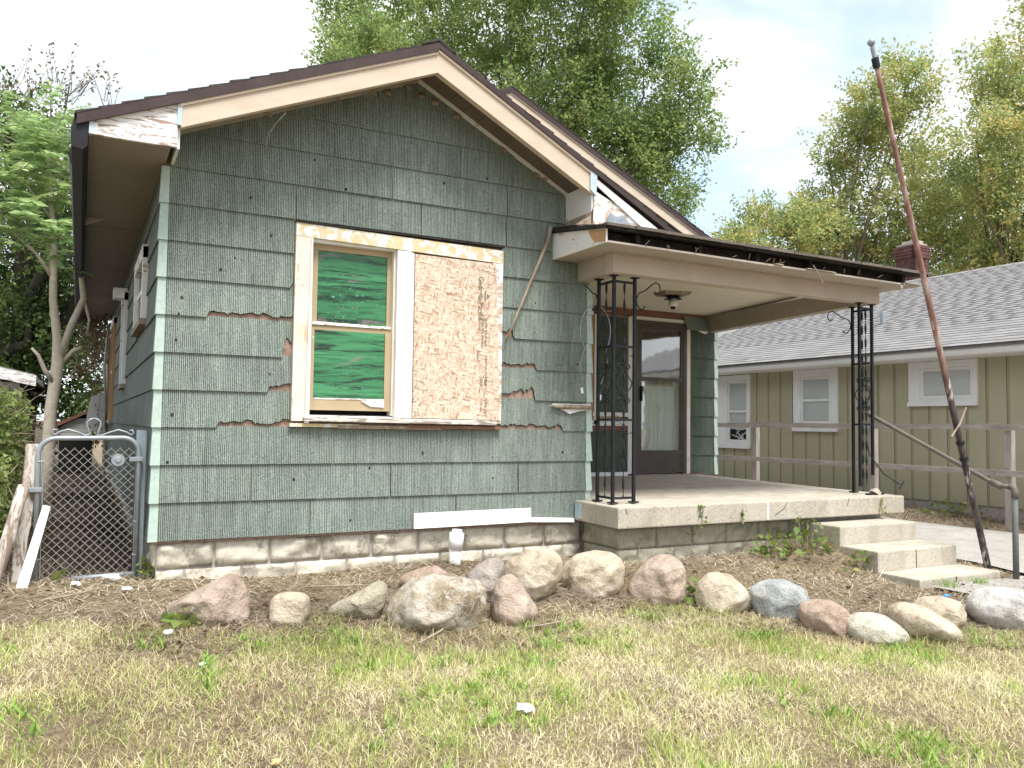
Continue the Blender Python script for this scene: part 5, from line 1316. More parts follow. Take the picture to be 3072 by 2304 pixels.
LM = {'maple': leaf_mat('maple_leaves', [(0.1, (0.12, 0.20, 0.07)), (0.45, (0.25, 0.36, 0.125)), (0.8, (0.42, 0.50, 0.18)), (1.0, (0.56, 0.55, 0.20))], 0.5),
      'yellow': leaf_mat('turning_leaves', [(0.05, (0.17, 0.26, 0.12)), (0.38, (0.33, 0.42, 0.17)), (0.7, (0.56, 0.54, 0.20)), (1.0, (0.68, 0.54, 0.24))], 0.5),
      'dark': leaf_mat('dark_leaves', [(0.1, (0.04, 0.075, 0.025)), (0.6, (0.10, 0.16, 0.045)), (1.0, (0.24, 0.30, 0.08))]),
      'ail': leaf_mat('fresh_green_leaflets', [(0.1, (0.20, 0.33, 0.12)), (0.6, (0.34, 0.48, 0.19)), (1.0, (0.50, 0.58, 0.25))], 0.4),
      'vine': leaf_mat('vine_leaves', [(0.05, (0.16, 0.12, 0.06)), (0.35, (0.16, 0.20, 0.065)), (0.7, (0.27, 0.35, 0.11)), (1.0, (0.46, 0.50, 0.22))]),
      'weed': leaf_mat('weed_leaves', [(0.1, (0.13, 0.20, 0.05)), (0.6, (0.22, 0.30, 0.08)), (1.0, (0.44, 0.36, 0.13))]),
      'dead': leaf_mat('dry_leaves', [(0.1, (0.10, 0.065, 0.04)), (0.6, (0.22, 0.15, 0.09)), (1.0, (0.36, 0.28, 0.18))])}
M['bark'] = plain('grey_brown_bark', (0.10, 0.08, 0.06), (0.20, 0.165, 0.125), 10, 0.95, 0.9, (3, 3, 0.6))
M['bark_dark'] = plain('dark_bark', (0.035, 0.028, 0.022), (0.085, 0.068, 0.052), 10, 0.95, 0.9, (3, 3, 0.6))
M['bark_pale'] = plain('pale_smooth_bark', (0.50, 0.44, 0.345), (0.64, 0.575, 0.47), 7, 0.85, 0.35, (1.5, 1.5, 3), spot=((0.25, 0.21, 0.16), 0.62, 0.8, 10))

def unit(v): return v / np.maximum(np.linalg.norm(v, axis=1, keepdims=True), 1e-9)
def leaves(C, D, size, wid=0.55, spread=0.9, fold=0.15, droop=0.25):
    """diamond leaves at C pointing roughly along D"""
    n = len(C); d = unit(D + rng.normal(0, spread, (n, 3)) + np.array([0, 0, -droop]))
    s = unit(np.cross(d, unit(rng.normal(0, 1, (n, 3)) + np.array([0, 0, 1.2])))); nn_ = np.cross(s, d)
    L = size * rng.uniform(.65, 1.25, (n, 1)); Wd = L * wid
    V = np.stack([C, C + d * L * .45 + s * Wd * .5 + nn_ * L * fold, C + d * L, C + d * L * .45 - s * Wd * .5 + nn_ * L * fold], 1).reshape(-1, 3)
    i = np.arange(n) * 4
    return V, np.concatenate([np.stack([i, i + 1, i + 2], 1), np.stack([i, i + 2, i + 3], 1)])

def spray_crown(lobes, per, leaf, nl, up=0.5, lat=0.10, length=(0.5, 1.1), inner=0.25):
    Cs = []; Ds = []; segs = []
    for (c, r, k) in lobes:
        c = np.array(c); m = int(per * k)
        K = max(3, int(5 + r * r * 2.2)); kd = unit(rng.normal(0, 1, (K, 3))); kc = kd * (rng.uniform(.45, .92, K) * r)[:, None]
        pick = rng.integers(0, K, m); off_ = kc[pick] + rng.normal(0, 1, (m, 3)) * (min(.32 * r, .55) * rng.uniform(.55, 1.0, K)[pick])[:, None] * np.array([1, 1, .7])
        loose = rng.random(m) < inner * .5; off_[loose] = (unit(rng.normal(0, 1, (m, 3))) * (rng.random(m) ** .5 * r)[:, None])[loose]
        q = np.clip(np.linalg.norm(off_, axis=1) / r, 0, 1); d = unit(off_)
        p0 = c + off_ * np.array([1, 1, .88])
        dr = unit(d * .8 + np.array([0, 0, up]) + rng.normal(0, .35, (m, 3)))
        ln = rng.uniform(*length, m) * (.6 + .4 * q)
        for a, b, l in zip(p0, dr, ln):
            t = rng.random(nl) ** .8
            Cs.append(a + b * (t * l)[:, None] + rng.normal(0, lat, (nl, 3)) * (1.15 - .6 * t)[:, None]); Ds.append(np.repeat(b[None], nl, 0))
            segs.append((a, a + b * l * .8))
    return np.concatenate(Cs), np.concatenate(Ds), segs

def tree(name, label, cat, base, lobes, per, leaf, nl, mat, bark, tr=.22, group=None, up=.5, lat=.10, length=(.5, 1.1), twigs=.15, leafw=.55, inner=.25, limbr=.055):
    t = thing(name, label, cat, base, group)
    C, D, segs = spray_crown(lobes, per, leaf, nl, up, lat, length, inner)
    V, F_ = leaves(C, D, leaf, leafw)
    link('crown', mesh_np('crown', V - np.array(base), F_), LM[mat], t)
    tk = MB(); b = Vector(base); top = Vector(np.mean([np.array(l[0]) for l in lobes], 0)); fork = b.lerp(Vector((top.x, top.y, top.z)), .45); fork.x += random.uniform(-.3, .3)
    tk.tube([b - Vector((0, 0, .2)), b.lerp(fork, .5) + Vector((random.uniform(-.1, .1), 0, 0)), fork], [tr * 1.25, tr, tr * .85], 9)
    for (c, r, k) in lobes:
        c = Vector(c); mid = fork.lerp(c, .5) + Vector((random.uniform(-.4, .4), random.uniform(-.4, .4), random.uniform(.1, .5)))
        tk.tube([fork, mid, c, c + Vector((0, 0, r * .6))], [tr * .6, limbr * 1.4, limbr * .8, limbr * .25], 6)
    for (a, e) in segs:
        if random.random() < twigs: tk.tube([tuple(a), tuple(e)], [.012, .004], 4, False)
    tk.build('trunk', M[bark], t, True, fix=False)
    return t

def LB(*rows_): return [((x, y, z), r, k) for x, y, z, r, k in rows_]

tree('tree', 'large full green maple rising behind the roof ridge', 'tree', (11.5, 16.5, -.3), LB((7.66, 19.45, 12.89, 1.46, 1), (9.79, 20.83, 14.93, 2.0, 1.2), (11.84, 19.34, 15.46, 2.31, 1.3), (11.35, 18.99, 13.21, 2.1, 1.1), (13.32, 17.27, 12.65, 2.36, 1.4), (13.28, 17.23, 14.4, 2.21, 1.3), (14.53, 15.18, 13.35, 1.66, 1.1), (15.33, 14.74, 11.52, 1.57, 1.1), (15.56, 17.17, 10.44, 1.87, 1.2), (15.83, 14.53, 9.71, 1.12, 0.8), (16.03, 15.4, 8.75, 1.08, 0.7), (13.96, 16.48, 11.07, 2.01, 1.2), (7.74, 21.99, 15.28, 0.84, 0.5), (11.63, 17.21, 16.67, 2.31, 1), (13.62, 15.2, 15.59, 1.94, 1), (9.62, 20.51, 16.95, 1.82, 0.8), (16.79, 14.09, 11.36, 0.42, 0.15), (17.48, 14.67, 10.43, 0.46, 0.18), (18.22, 16.14, 8.76, 0.52, 0.2), (7.25, 21.05, 13.43, 0.64, 0.3), (13.12, 18.13, 10.3, 1.93, 0.7)), 300, .14, 20, 'maple', 'bark', .30, lat=.13, length=(.55,1.25), twigs=.05, limbr=.04)
tree('tree', 'yellowing maple behind the neighbour chimney', 'tree', (21.5, 14.5, -.3), LB((25.12, 14.34, 11.59, 1.3, 0.9), (25.9, 13.16, 12.05, 1.62, 1), (24.46, 14.23, 9.35, 1.2, 0.8), (26.37, 13.73, 9.68, 1.82, 1.1), (28.63, 13.22, 10.24, 1.86, 1.1), (27.17, 10.89, 7.79, 1.61, 1), (26.34, 14.53, 7.9, 1.5, 1), (28.4, 13.48, 7.76, 1.68, 1), (25.66, 15.46, 7.46, 1.08, 0.8), (26.7, 13.62, 6.72, 1.21, 0.9), (28.42, 12.4, 6.7, 1.2, 0.9), (23.77, 15.13, 7.54, 0.78, 0.5), (24.02, 12.86, 12.53, 0.52, 0.3), (23.86, 14.76, 10.88, 0.43, 0.2), (25.51, 12.67, 13.35, 0.67, 0.4)), 250, .14, 20, 'yellow', 'bark', .16, lat=.12, length=(.5,1.2), twigs=.06, inner=.2, limbr=.035)
tree('tree', 'taller thin-crowned tree at the right edge', 'tree', (25.0, 9.5, -.3), LB((24.48, 9.47, 10.15, 1.03, 0.7), (27.09, 10.13, 12.27, 1.19, 0.8), (28.14, 10.17, 13.97, 0.89, 0.6), (25.4, 8.72, 9.49, 1.39, 1), (25.91, 9.36, 6.42, 1.35, 1), (25.98, 8.36, 8.16, 1.6, 1), (25.77, 10.1, 12.62, 0.54, 0.3), (27.36, 8.93, 11.43, 1.37, 0.8), (27.37, 8.45, 14.03, 1.21, 0.6), (24.29, 9.38, 8.31, 0.88, 0.6), (25.62, 9.8, 5.86, 0.9, 0.7)), 200, .13, 20, 'yellow', 'bark', .14, lat=.12, length=(.5,1.1), twigs=.10, inner=.2, limbr=.03)
tree('tree', 'low yellow-green tree just above the porch roof end', 'tree', (18.5, 18.0, -.3), LB((20.97, 15.36, 7.52, 1.03, 1), (21.85, 14.35, 7.6, 1.02, 1), (19.24, 14.91, 6.83, 0.67, 0.7), (23.15, 14.79, 8.27, 0.76, 0.7), (22.14, 15.38, 8.44, 0.48, 0.3)), 200, .14, 20, 'yellow', 'bark', .14, lat=.13)
tree('tree', 'dark leafy tree shading the back of the side yard', 'tree', (-2.2, 15.5, -.3), LB((-2.02, 14.43, 6.66, 0.86, 1), (-1.2, 13.34, 6.48, 0.59, 0.8), (-1.83, 15.0, 5.38, 1.04, 1), (-0.94, 12.87, 4.54, 0.77, 1), (-2.1, 15.79, 3.89, 1.07, 1), (-1.05, 15.22, 3.69, 0.86, 1), (-1.48, 13.63, 2.46, 0.88, 1), (-0.72, 15.27, 2.42, 0.75, 0.9), (-2.86, 15.59, 5.58, 1.15, 0.8), (-0.54, 13.92, 3.97, 0.61, 0.6), (-1.64, 14.09, 1.49, 0.79, 0.8), (-0.67, 14.09, 1.32, 0.61, 0.8), (-2.66, 15.49, 2.75, 1.14, 0.8)), 120, .12, 22, 'dark', 'bark_dark', .34, lat=.14, length=(.4,1.0), twigs=.1, limbr=.11, inner=.35)
tree('tree', 'sparse twiggy treetop above the left trees', 'tree', (-1.6, 17.2, -.3), LB((-1.86, 16.76, 8.76, 0.51, 0.5), (-1.41, 17.53, 9.24, 0.6, 0.5), (-2.38, 17.32, 8.62, 0.46, 0.4), (-0.94, 14.9, 8.51, 0.3, 0.25), (-0.11, 14.87, 8.28, 0.22, 0.15)), 34, .10, 7, 'dead', 'bark', .12, lat=.05, length=(.6,1.3), twigs=1.0, up=1.2, limbr=.02)


# young tree with feathery leaves standing at the left of the house
AB = (-.79, 5.1, -.25)
at_ = thing('tree', 'young pale-barked tree with feathery leaves by the left eave', 'tree', AB)
tk = MB()
tk.tube([(-.80, 5.1, -.4), (-.79, 5.1, .4), (-.775, 5.12, 1.0), (-.72, 5.1, 1.55), (-.74, 5.1, 1.85), (-.80, 5.06, 2.3), (-.815, 5.04, 2.9), (-.86, 5.0, 3.5), (-.92, 5.0, 4.1)], [.085, .075, .068, .070, .052, .045, .040, .028, .012], 10)
tk.tube([(-.70, 5.1, 1.62), (-.60, 5.08, 2.0), (-.47, 5.06, 2.35), (-.52, 5.02, 2.75), (-.58, 5.0, 3.2), (-.62, 5.0, 3.8)], [.05, .042, .038, .032, .024, .01], 9)
tk.tube([(-.67, 5.1, 1.55), (-.56, 5.05, 1.70), (-.47, 5.02, 1.74)], [.032, .026, .022], 8)
tk.tube([(-.76, 5.08, 1.30), (-.86, 5.02, 1.45), (-.93, 4.98, 1.62), (-1.0, 4.96, 1.70)], [.034, .026, .020, .014], 8)
tk.tube([(-.80, 5.05, 2.55), (-1.0, 5.0, 2.85), (-1.35, 4.9, 3.15)], [.028, .018, .008], 7); tk.tube([(-.86, 5.0, 3.3), (-1.2, 4.9, 3.75)], [.02, .008], 6); tk.tube([(-.60, 5.0, 3.1), (-.35, 4.95, 3.6)], [.018, .007], 6)
tk.tube([(-.47, 5.06, 2.35), (-.40, 5.1, 2.1), (-.42, 5.2, 1.9)], [.02, .016, .01], 6)
tk.build('trunk', M['bark_pale'], at_, True)
Vs, Fs = [], []; ra = MB(); nb = 0
for i in range(250):
    tip_c = np.array(random.choice([(-.92, 5.0, 4.1), (-.62, 5.0, 3.85), (-1.35, 4.9, 3.2), (-1.2, 4.9, 3.8), (-.4, 4.95, 3.6), (-1.6, 4.9, 3.9), (-1.7, 4.95, 3.2), (-.75, 4.95, 4.3), (-1.25, 5.0, 4.35), (-1.0, 5.0, 3.5), (-1.5, 5.0, 2.8), (-.75, 4.8, 2.95)]))
    p0 = tip_c + rng.normal(0, .16, 3)
    a = random.uniform(0, 2 * math.pi); el = random.uniform(-.1, .7); L = random.uniform(.38, .70)
    d = np.array([math.cos(a) * math.cos(el), math.sin(a) * math.cos(el), math.sin(el)])
    pts = []
    for q in range(8):
        t = q / 7; pts.append(p0 + d * L * t + np.array([0, 0, -.30 * L * t * t]))
    ra.tube([tuple(p) for p in pts], [.004] * 7 + [.0015], 3, False)
    npair = 10
    side = np.cross(d, [0, 0, 1.0]); side /= np.linalg.norm(side) + 1e-9
    C_ = []; D_ = []
    for q in range(1, npair + 1):
        t = .16 + .84 * q / npair; pp = p0 + d * L * t + np.array([0, 0, -.30 * L * t * t]); sc = 1.0
        for s_ in (-1, 1): C_.append(pp); D_.append(side * s_ + d * .45 + np.array([0, 0, -.25]))
    V, F_ = leaves(np.array(C_), np.array(D_) * 3, .125 * L / .55, .36, .28, .05, .3)
    Vs.append(V); Fs.append(F_ + nb); nb += len(V)
link('crown', mesh_np('crown', np.concatenate(Vs) - np.array(AB), np.concatenate(Fs)), LM['ail'], at_)
ra.build('leaf_stalks', M['bark_pale'], at_, fix=False)

# vine-covered hedge at the left edge
def hedge(name, label, base, boxes, n, leaf, mat):
    t = thing(name, label, 'hedge', base)
    C = []
    for (lo, hi, k) in boxes:
        m = int(n * k); p = rng.uniform(0, 1, (m, 3)); lo, hi = np.array(lo), np.array(hi)
        q = lo + (hi - lo) * p; q[:, 2] += .12 * np.array([fbm((a * 2.3, b * 2.3, 3), 1, 3) for a, b in q[:, :2]]); C.append(q)
    C = np.concatenate(C)
    V, F_ = leaves(C, np.tile([[0, -.5, .2]], (len(C), 1)), leaf, .7, 1.0)
    link('foliage', mesh_np('foliage', V - np.array(base), F_), LM[mat], t)
    tw = MB()
    for i in range(170):
        lo, hi, k = random.choice(boxes); p = [random.uniform(lo[j], hi[j]) for j in range(3)]
        pts = [Vector(p)]; d = Vector((random.uniform(-1, 1), random.uniform(-1, .3), random.uniform(-.6, 1)))
        for q in range(4): d += Vector((random.gauss(0, .4), random.gauss(0, .4), random.gauss(-.15, .4))); pts.append(pts[-1] + d.normalized() * .11)
        tw.tube(pts, [.005, .004, .004, .003, .002], 4, False)
    tag(tw.build('stems', M['oldwood'], t, True, fix=False), kind='stuff')
    return t
hedge('hedge', 'tangled vine-covered hedge at the left edge behind the gate', (-1.3, 2, -.25), [((-1.9, .55, -.3), (-.93, 1.2, .55), .8), ((-2.2, 1.2, -.3), (-.95, 2.4, .85), 1.2), ((-2.4, 2.4, -.3), (-.92, 4.2, .98), 1.4), ((-1.35, 1.2, .5), (-.98, 3.8, 1.10), .5)], 6500, .055, 'vine')
# dry vine hanging from the far end of the eave
dv_ = thing('vine', 'dry brown vine hanging from the far end of the left eave', 'vine', (-.25, 10.3, -.2))
tw = MB(); Cs = []
for i in range(16):
    x_ = random.uniform(-.48, -.02); y_ = random.uniform(9.4, 10.7); z_ = 2.72; pts = [(x_, y_, z_)]
    L = random.uniform(.3, 2.6) if x_ > -.30 else random.uniform(.3, 1.2)
    for q in range(8): x_ += random.gauss(0, .035); y_ += random.gauss(0, .05); z_ -= L / 8; pts.append((x_, y_, z_))
    tw.tube(pts, .007, 4, False)
    for q in range(46): Cs.append(np.array(random.choice(pts)) + rng.normal(0, .05, 3))
tag(tw.build('stems', M['oldwood'], dv_, True, fix=False), kind='stuff')
V, F_ = leaves(np.array(Cs), np.tile([[0, 0, -1.0]], (len(Cs), 1)), .075, .6)
link('foliage', mesh_np('foliage', V - np.array(dv_.location), F_), LM['dead'], dv_)

# ------------------------------------------------------------------ sheds at the left
M['shed'] = plain('dirty_white_lap_siding', (0.46, 0.46, 0.43), (0.58, 0.58, 0.55), 4, 0.8, 0.2)
SH = thing('garage', 'white lap-sided garage behind the hedge at the left edge', 'garage', (-3.2, 10.6, -.2))
gb = MB().box((-5.5, 9.9, -.2), (-1.40, 14, 1.50)).build('wall', M['dark'], SH)
for k in range(9):
    z = -.1 + k * .175
    MB().hexa([(-5.5, 9.872, z), (-1.385, 9.872, z), (-1.385, 9.899, z), (-5.5, 9.899, z), (-5.5, 9.886, z + .172), (-1.385, 9.886, z + .172), (-1.385, 9.899, z + .172), (-5.5, 9.899, z + .172)]).build('lap_board', M['shed'], gb)
MB().hexa([(-5.6, 9.55, 2.5), (-1.15, 9.55, 1.50), (-1.15, 14.2, 1.50), (-5.6, 14.2, 2.5), (-5.6, 9.55, 2.6), (-1.15, 9.55, 1.60), (-1.15, 14.2, 1.60), (-5.6, 14.2, 2.6)]).build('roof', M['nb_roof2'], SH)
MB().hexa([(-5.6, 9.53, 2.36), (-1.13, 9.53, 1.40), (-1.13, 9.549, 1.40), (-5.6, 9.549, 2.36), (-5.6, 9.53, 2.56), (-1.13, 9.53, 1.58), (-1.13, 9.549, 1.58), (-5.6, 9.549, 2.56)]).build('rake_board', M['peel_white'], SH)
DS = thing('shed', 'small white lap-sided shed with brown roof edge behind the gate', 'shed', (-.52, 12.0, -.2))
db = MB().prism([(-.80, -.2), (-.22, -.2), (-.22, .88), (-.36, .98), (-.80, .76)], 'y', 11.86, 13.2).build('wall', M['dark'], DS)
for k in range(4):
    z = .50 + k * .095
    MB().prism([(-.79 + max(0, (z - .72) * 2), z), (-.23, z), (-.23, z + .09), (-.79 + max(0, (z + .09 - .72) * 2), z + .09)], 'y', 11.83, 11.855).build('lap_board', M['shed'], db)
MB().prism([(-.86, .70), (-.36, .96), (-.10, .80), (-.10, .86), (-.36, 1.03), (-.86, .77)], 'y', 11.75, 13.3).build('roof', M['raw_red'], DS)

# ------------------------------------------------------------------ grass and straw
def in_view(x, y, z, mar=180):
    P = np.stack([x, y, z], 1) - np.array(CAMLOC)
    d = P @ np.array(FW); u = 1536 + 2456.4 * (P @ np.array(RT)) / d; v = 1152 - 2456.4 * (P @ np.array(UPV)) / d
    return (d > .5) & (u > -mar) & (u < 3072 + mar) & (v < 2304 + mar)
def vnoise(x, y, s, seed=0):
    return np.array([mnoise.noise(Vector((a * s, b * s, seed))) for a, b in zip(x, y)])
def blades(x, y, h, wd, lean, curl):
    n = len(x); z = gz(x, y) - .004
    a = rng.uniform(0, 2 * np.pi, n); la = rng.uniform(0, 2 * np.pi, n)
    s = np.stack([np.cos(a), np.sin(a), np.zeros(n)], 1) * (wd / 2)[:, None]
    l = np.stack([np.cos(la), np.sin(la), np.zeros(n)], 1)
    B = np.stack([x, y, z], 1)
    up = np.stack([np.zeros(n), np.zeros(n), np.ones(n)], 1)
    m = B + (l * np.sin(lean)[:, None] + up * np.cos(lean)[:, None]) * (h * .55)[:, None]
    l2 = np.minimum(lean + curl, 1.62)
    t = m + (l * np.sin(l2)[:, None] + up * np.cos(l2)[:, None]) * (h * .45)[:, None]
    V = np.stack([B - s, B + s, m + s * .8, m - s * .8, t], 1).reshape(-1, 3)
    i = np.arange(n) * 5
    F_ = np.concatenate([np.stack([i, i + 1, i + 2], 1), np.stack([i, i + 2, i + 3], 1), np.stack([i + 3, i + 2, i + 4], 1)])
    return V, F_
def scatter(n, x0, x1, y0, y1, keep):
    x = rng.uniform(x0, x1, n); y = rng.uniform(y0, y1, n); k = keep(x, y); return x[k], y[k]
LM['straw'] = leaf_mat('dry_grass', [(0.08, (0.24, 0.185, 0.09)), (0.32, (0.58, 0.49, 0.27)), (0.6, (0.79, 0.72, 0.47)), (1.0, (0.88, 0.84, 0.66))], .25, .7)
LM['grass'] = leaf_mat('green_grass', [(0.1, (0.22, 0.30, 0.07)), (0.5, (0.47, 0.54, 0.17)), (0.9, (0.70, 0.70, 0.32))], .3, .6)
LM['mulch'] = leaf_mat('straw_litter', [(0.1, (0.06, 0.043, 0.03)), (0.4, (0.22, 0.17, 0.12)), (0.68, (0.52, 0.44, 0.32)), (1.0, (0.80, 0.73, 0.58))], .1, .85)
def lawn_keep(x, y): 
    e = lawn_edge(x) + .25 * vnoise(x, y, 2.2, 4); return (y < e) & in_view(x, y, gz(x, y))
gx_, gy2 = scatter(760000, -4.0, 7.8, -5.4, -.3, lambda x, y: in_view(x, y, gz(x, y), 750) & (y < lawn_edge(x) + .35))
e_ = lawn_edge(gx_) + .22 * vnoise(gx_, gy2, 2.2, 4)
gn = vnoise(gx_, gy2, 1.6, 9) + .6 * vnoise(gx_, gy2, 4.5, 5)
bare = vnoise(gx_, gy2, 1.1, 21) + .7 * vnoise(gx_, gy2, 3.1, 2)
pk = np.clip((e_ - gy2) / .22 + .35, .0, 1) * np.where(bare > .52, .35, 1.0)
path_cut = ~((gx_ > 5.85) & (gx_ < 7.25) & (gy2 > -3.1))
ok = (rng.random(len(gx_)) < pk * .86) & path_cut
gx_, gy2, gn = gx_[ok], gy2[ok], gn[ok]
gr = rng.random(len(gx_)) < np.clip(.17 + gn * .80, .05, .74)
for (sel, name, mat, lab) in ((~gr, 'dry_grass', 'straw', 'dry straw-coloured lawn grass'), (gr, 'green_grass', 'grass', 'short green blades growing through the dry lawn')):
    x, y = gx_[sel], gy2[sel]; n = len(x)
    if name == 'dry_grass': h = rng.gamma(5, .0105, n); wd = rng.uniform(.0018, .0042, n); le = np.clip(rng.normal(.95, .45, n), 0, 1.5); cu = rng.normal(.35, .4, n)
    else: h = rng.gamma(5, .0115, n); wd = rng.uniform(.0025, .0060, n); le = np.clip(rng.normal(.5, .35, n), 0, 1.35); cu = rng.normal(.4, .35, n)
    h = h * np.clip(.85 + .5 * vnoise(x, y, 2.4, 31), .45, 1.5)
    V, F_ = blades(x, y, h, wd, le, cu)
    tag(link(name, mesh_np(name, V, F_), LM[mat]), lab, 'grass', kind='stuff')
# loose straw, chips and dead stems on the bed and in the side yard
def litter_keep(x, y):
    bed = (y > lawn_edge(x) - .5) & (y < .0) & ~((x > 3.5) & (y > -.62)) & ~((x > 5.8) & (x < 6.95) & (y > -1.85))
    side = (x < -.02) & (x > -1.2) & (y >= .0) & (y < .45)
    strip = (x > 9.75) & (x < 10.95) & (y > -2) & (y < 7)
    return (bed | side | strip) & in_view(x, y, gz(x, y), 600) & ~((x > 7.3) & (x < 9.7))
x, y = scatter(420000, -3, 10.95, -3.6, 9, litter_keep)
n = len(x); k = rng.random(n) < np.clip(120000 / n, 0, 1); x, y = x[k], y[k]; n = len(x)
V, F_ = blades(x, y, rng.gamma(3, .022, n), rng.uniform(.002, .007, n), rng.uniform(1.15, 1.52, n), rng.normal(.02, .12, n))
V[:, 2] += np.repeat(rng.uniform(.004, .022, n), 5)
tag(link('straw_litter', mesh_np('straw_litter', V, F_), LM['mulch']), 'loose straw, chips and dead stems on the bed', 'straw', kind='stuff')
xs_, ys_ = scatter(60000, -1.2, -.02, .4, 9, lambda x, y: in_view(x, y, gz(x, y))); n = len(xs_)
V, F_ = blades(xs_, ys_, rng.gamma(3, .022, n), rng.uniform(.004, .012, n), rng.uniform(1.1, 1.52, n), rng.normal(.02, .12, n)); V[:, 2] += np.repeat(rng.uniform(.004, .02, n), 5)
LM['mould'] = leaf_mat('dark_leaf_mould', [(0.08, (0.03, 0.022, 0.016)), (0.5, (0.10, 0.075, 0.055)), (0.85, (0.24, 0.19, 0.145)), (1.0, (0.55, 0.49, 0.42))], .1, .85)
tag(link('leaf_mould', mesh_np('leaf_mould', V, F_), LM['mould']), 'dark leaf litter covering the side yard behind the gate', 'leaf litter', kind='stuff')
# dead leaves
x, y = scatter(60000, -2.5, 10.95, -3.6, 9, litter_keep); k = rng.random(len(x)) < .16; x, y = x[k], y[k]
C = np.stack([x, y, gz(x, y) + .012], 1); V, F_ = leaves(C, rng.normal(0, 1, C.shape) * np.array([1, 1, .1]), .05, .7, .3, .12, 0)
tag(link('dead_leaves', mesh_np('dead_leaves', V, F_), LM['dead']), 'dead brown leaves scattered over the bed and side yard', 'leaves', kind='stuff')
# broad-leaved tufts in the lawn
x, y = scatter(9000, -2, 6.5, -5, -1.2, lambda x, y: (y < lawn_edge(x) - .12) & in_view(x, y, gz(x, y), 500) & (vnoise(x, y, 1.6, 9) > .10))
k = rng.random(len(x)) < .11; x, y = x[k], y[k]
bxs, bys = np.repeat(x, 11) + rng.normal(0, .022, 11 * len(x)), np.repeat(y, 11) + rng.normal(0, .022, 11 * len(x)); n = len(bxs)
V, F_ = blades(bxs, bys, rng.uniform(.05, .12, n), rng.uniform(.007, .015, n), rng.uniform(.3, 1.0, n), rng.uniform(.1, .7, n))
LM['tuft'] = leaf_mat('broad_weed_blades', [(0.1, (0.16, 0.28, 0.05)), (0.6, (0.27, 0.42, 0.085)), (1.0, (0.42, 0.52, 0.15))], .3, .55)
tag(link('weed_tufts', mesh_np('weed_tufts', V, F_), LM['tuft']), 'bright green broad-bladed weeds in the lawn', 'weeds', kind='stuff')

# weeds along the foundation
WD = [((5.55, -.85, 0), .30, .26, 60, 'leafy green weeds in the corner of porch and steps'), ((5.15, -.85, 0), .26, .20, 45, 'yellowing weeds against the porch blocks left of the steps'), ((5.75, -1.25, 0), .16, .14, 22, 'small weed beside the lowest part of the steps wall'),
      ((6.05, -1.93, 0), .10, .14, 20, 'grass tuft before the bottom step, left one'), ((6.42, -1.95, 0), .14, .12, 26, 'grass tuft before the bottom step, right one'), ((3.55, -1.55, 0), .10, .16, 18, 'green weed between the tall pink and yellowish boulders'),
      ((.12, -1.10, 0), .16, .12, 24, 'green weed at the foot of the leftmost boulder'), ((-.52, .12, 0), .06, .10, 5, 'broad green leaf at the bottom of the gate'), ((-.02, .14, 0), .06, .18, 14, 'weed between gate post and foundation corner'), ((10.6, 1.2, 0), .5, .22, 60, 'low weeds along the neighbour wall')]
for (p, r_, h_, n, lab) in WD:
    z0 = float(gz(p[0], p[1])); t = thing('weed', lab, 'weed', (p[0], p[1], z0))
    C = np.stack([rng.normal(0, r_ * .5, n), rng.normal(0, r_ * .35, n), rng.uniform(.02, h_, n)], 1); C[:, 2] = C[:, 2] * np.exp(-(C[:, 0] / r_) ** 2)
    if 'grass tuft' in lab:
        V, F_ = blades(p[0] + rng.normal(0, r_ * .4, n * 3), p[1] + rng.normal(0, .03, n * 3), rng.uniform(.06, h_ * 1.1, n * 3), rng.uniform(.003, .006, n * 3), rng.uniform(.1, .7, n * 3), rng.uniform(.1, .6, n * 3)); V = V - np.array([p[0], p[1], z0])
        link('leaves', mesh_np('weed', V, F_), LM['tuft'], t)
    else:
        V, F_ = leaves(C, np.tile([[0, -.6, .3]], (n, 1)), .075, .8, .7); link('leaves', mesh_np('weed', V, F_), LM['weed'], t)
        for c in C[::3]: MB().tube([(p[0] + c[0] * .6, p[1] + c[1] * .6, z0 - .02), (p[0] + c[0], p[1] + c[1], z0 + c[2])], .003, 4, False).build('stem', M['oldwood'], t, fix=False)
# creeper stems on the porch blocks and slab
cv_ = thing('creeper', 'thin dead creeper stems climbing the porch blocks', 'vine', (5.3, -.66, -.25))
tw = MB(); Cs = []
for i in range(20):
    x_ = random.uniform(3.75, 5.8) if i < 8 else random.uniform(5.2, 5.85); z_ = -.27; pts = [(x_, -.612, z_)]
    for q in range(6): x_ += random.gauss(0, .05); z_ += random.uniform(.02, .055); pts.append((x_, -.612 - random.uniform(0, .012), min(z_, -.01)))
    tw.tube(pts, .003, 4, False)
    if random.random() < .6: Cs.append(pts[-2])
for (xx, z0, z1) in ((4.42, .0, .17), (6.78, .02, .17), (4.9, .02, .12)):
    pts = [(xx + random.gauss(0, .012), -.706, z0 + (z1 - z0) * q / 5) for q in range(6)]; tw.tube(pts, .003, 4, False)
    for p in pts: Cs += [p, p]
tag(tw.build('stems', M['oldwood'], cv_, True, fix=False), kind='stuff')
C = np.array(Cs) + rng.normal(0, .008, (len(Cs), 3)); V, F_ = leaves(C, np.tile([[0, -.8, 0.]], (len(C), 1)), .042, .8, .6); link('foliage', mesh_np('foliage', V - np.array(cv_.location), F_), LM['weed'], cv_)

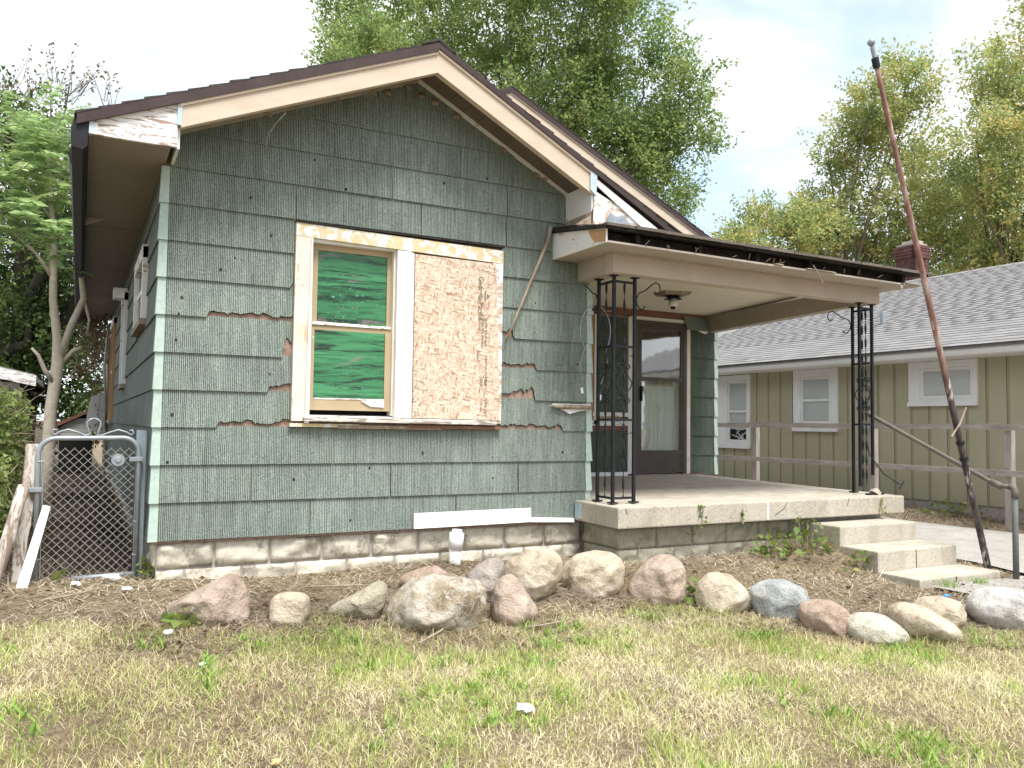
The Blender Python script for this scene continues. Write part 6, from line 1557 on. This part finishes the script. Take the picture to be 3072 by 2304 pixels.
# twigs and scraps
TW = [((-.62, -.38), (-.30, -.25), 'long pale stick on the ground left of the pink boulder'), ((2.05, -1.82), (2.42, -1.75), 'curved twig before the pyramid rock'), ((2.62, -2.75), (2.80, -2.60), 'pale broken stick on the lawn below the yellowish rock'), ((3.05, -3.95), (3.22, -3.72), 'short pale twig low on the lawn'), ((.95, -.62), (1.45, -.70), 'thin dry stalk lying along the foundation'), ((4.9, -3.2), (5.3, -2.95), 'thin dry stalk right of the long sloping stone'), ((1.3, -1.9), (1.62, -1.62), 'pale twig lying before the lichen boulder')]
for (a, b, lab) in TW:
    za, zb = float(gz(*a)) + .03, float(gz(*b)) + .035; m = ((a[0] + b[0]) / 2 + .02, (a[1] + b[1]) / 2 - .03)
    tag(MB().tube([(a[0], a[1], za), (m[0], m[1], (za + zb) / 2 + .006), (b[0], b[1], zb)], [.007, .0065, .004], 6).build('twig', M['oldwood'], smooth=True), lab, 'twig')
SCR = [((-.22, .05), .09, 'white crumpled scrap under the gate'), ((.02, -1.28), .05, 'small white flat stone on the lawn left of the boulder row'), ((1.40, -2.98), .07, 'crumpled white paper scrap low in the middle of the lawn'), ((-.15, -.30), .05, 'white paper scrap before the gate'), ((.28, -2.95), .04, 'orange leaf scrap low on the lawn'), ((-.45, -.02), .06, 'pale torn scrap at the left foot of the gate'), ((5.6, -2.2), .05, 'small blue plastic scrap near the whitish boulder'), ((.15, -1.75), .035, 'white chip on the lawn below the leftmost boulder')]
SM = {'w': plain('white_scrap', (0.70, 0.69, 0.66), (0.80, 0.79, 0.77), 20, 0.8, 0.4), 'o': plain('orange_scrap', (0.55, 0.33, 0.10), (0.70, 0.55, 0.30), 30, 0.8, 0.4), 'b': plain('blue_scrap', (0.05, 0.22, 0.45), (0.08, 0.30, 0.55), 20, 0.4, 0.2)}
for i, (p, r_, lab) in enumerate(SCR):
    bm = bmesh.new(); bmesh.ops.create_icosphere(bm, subdivisions=3, radius=1)
    for v in bm.verts:
        q = v.co * (1 + .5 * fbm(tuple(v.co * 1.4 + Vector((i * 9, 0, 0))), 1, 3)); q = q * .62; v.co = Vector((q.x * r_, q.y * r_ * .7, q.z * r_ * .36))
    me = bpy.data.meshes.new('scrap'); bm.to_mesh(me); bm.free()
    o = link('scrap', me, SM['o' if 'orange' in lab else 'b' if 'blue' in lab else 'w']); o.location = (p[0], p[1], float(gz(*p)) + r_ * .35 + .012); o.rotation_euler.z = i
    tag(o, lab, 'scrap')
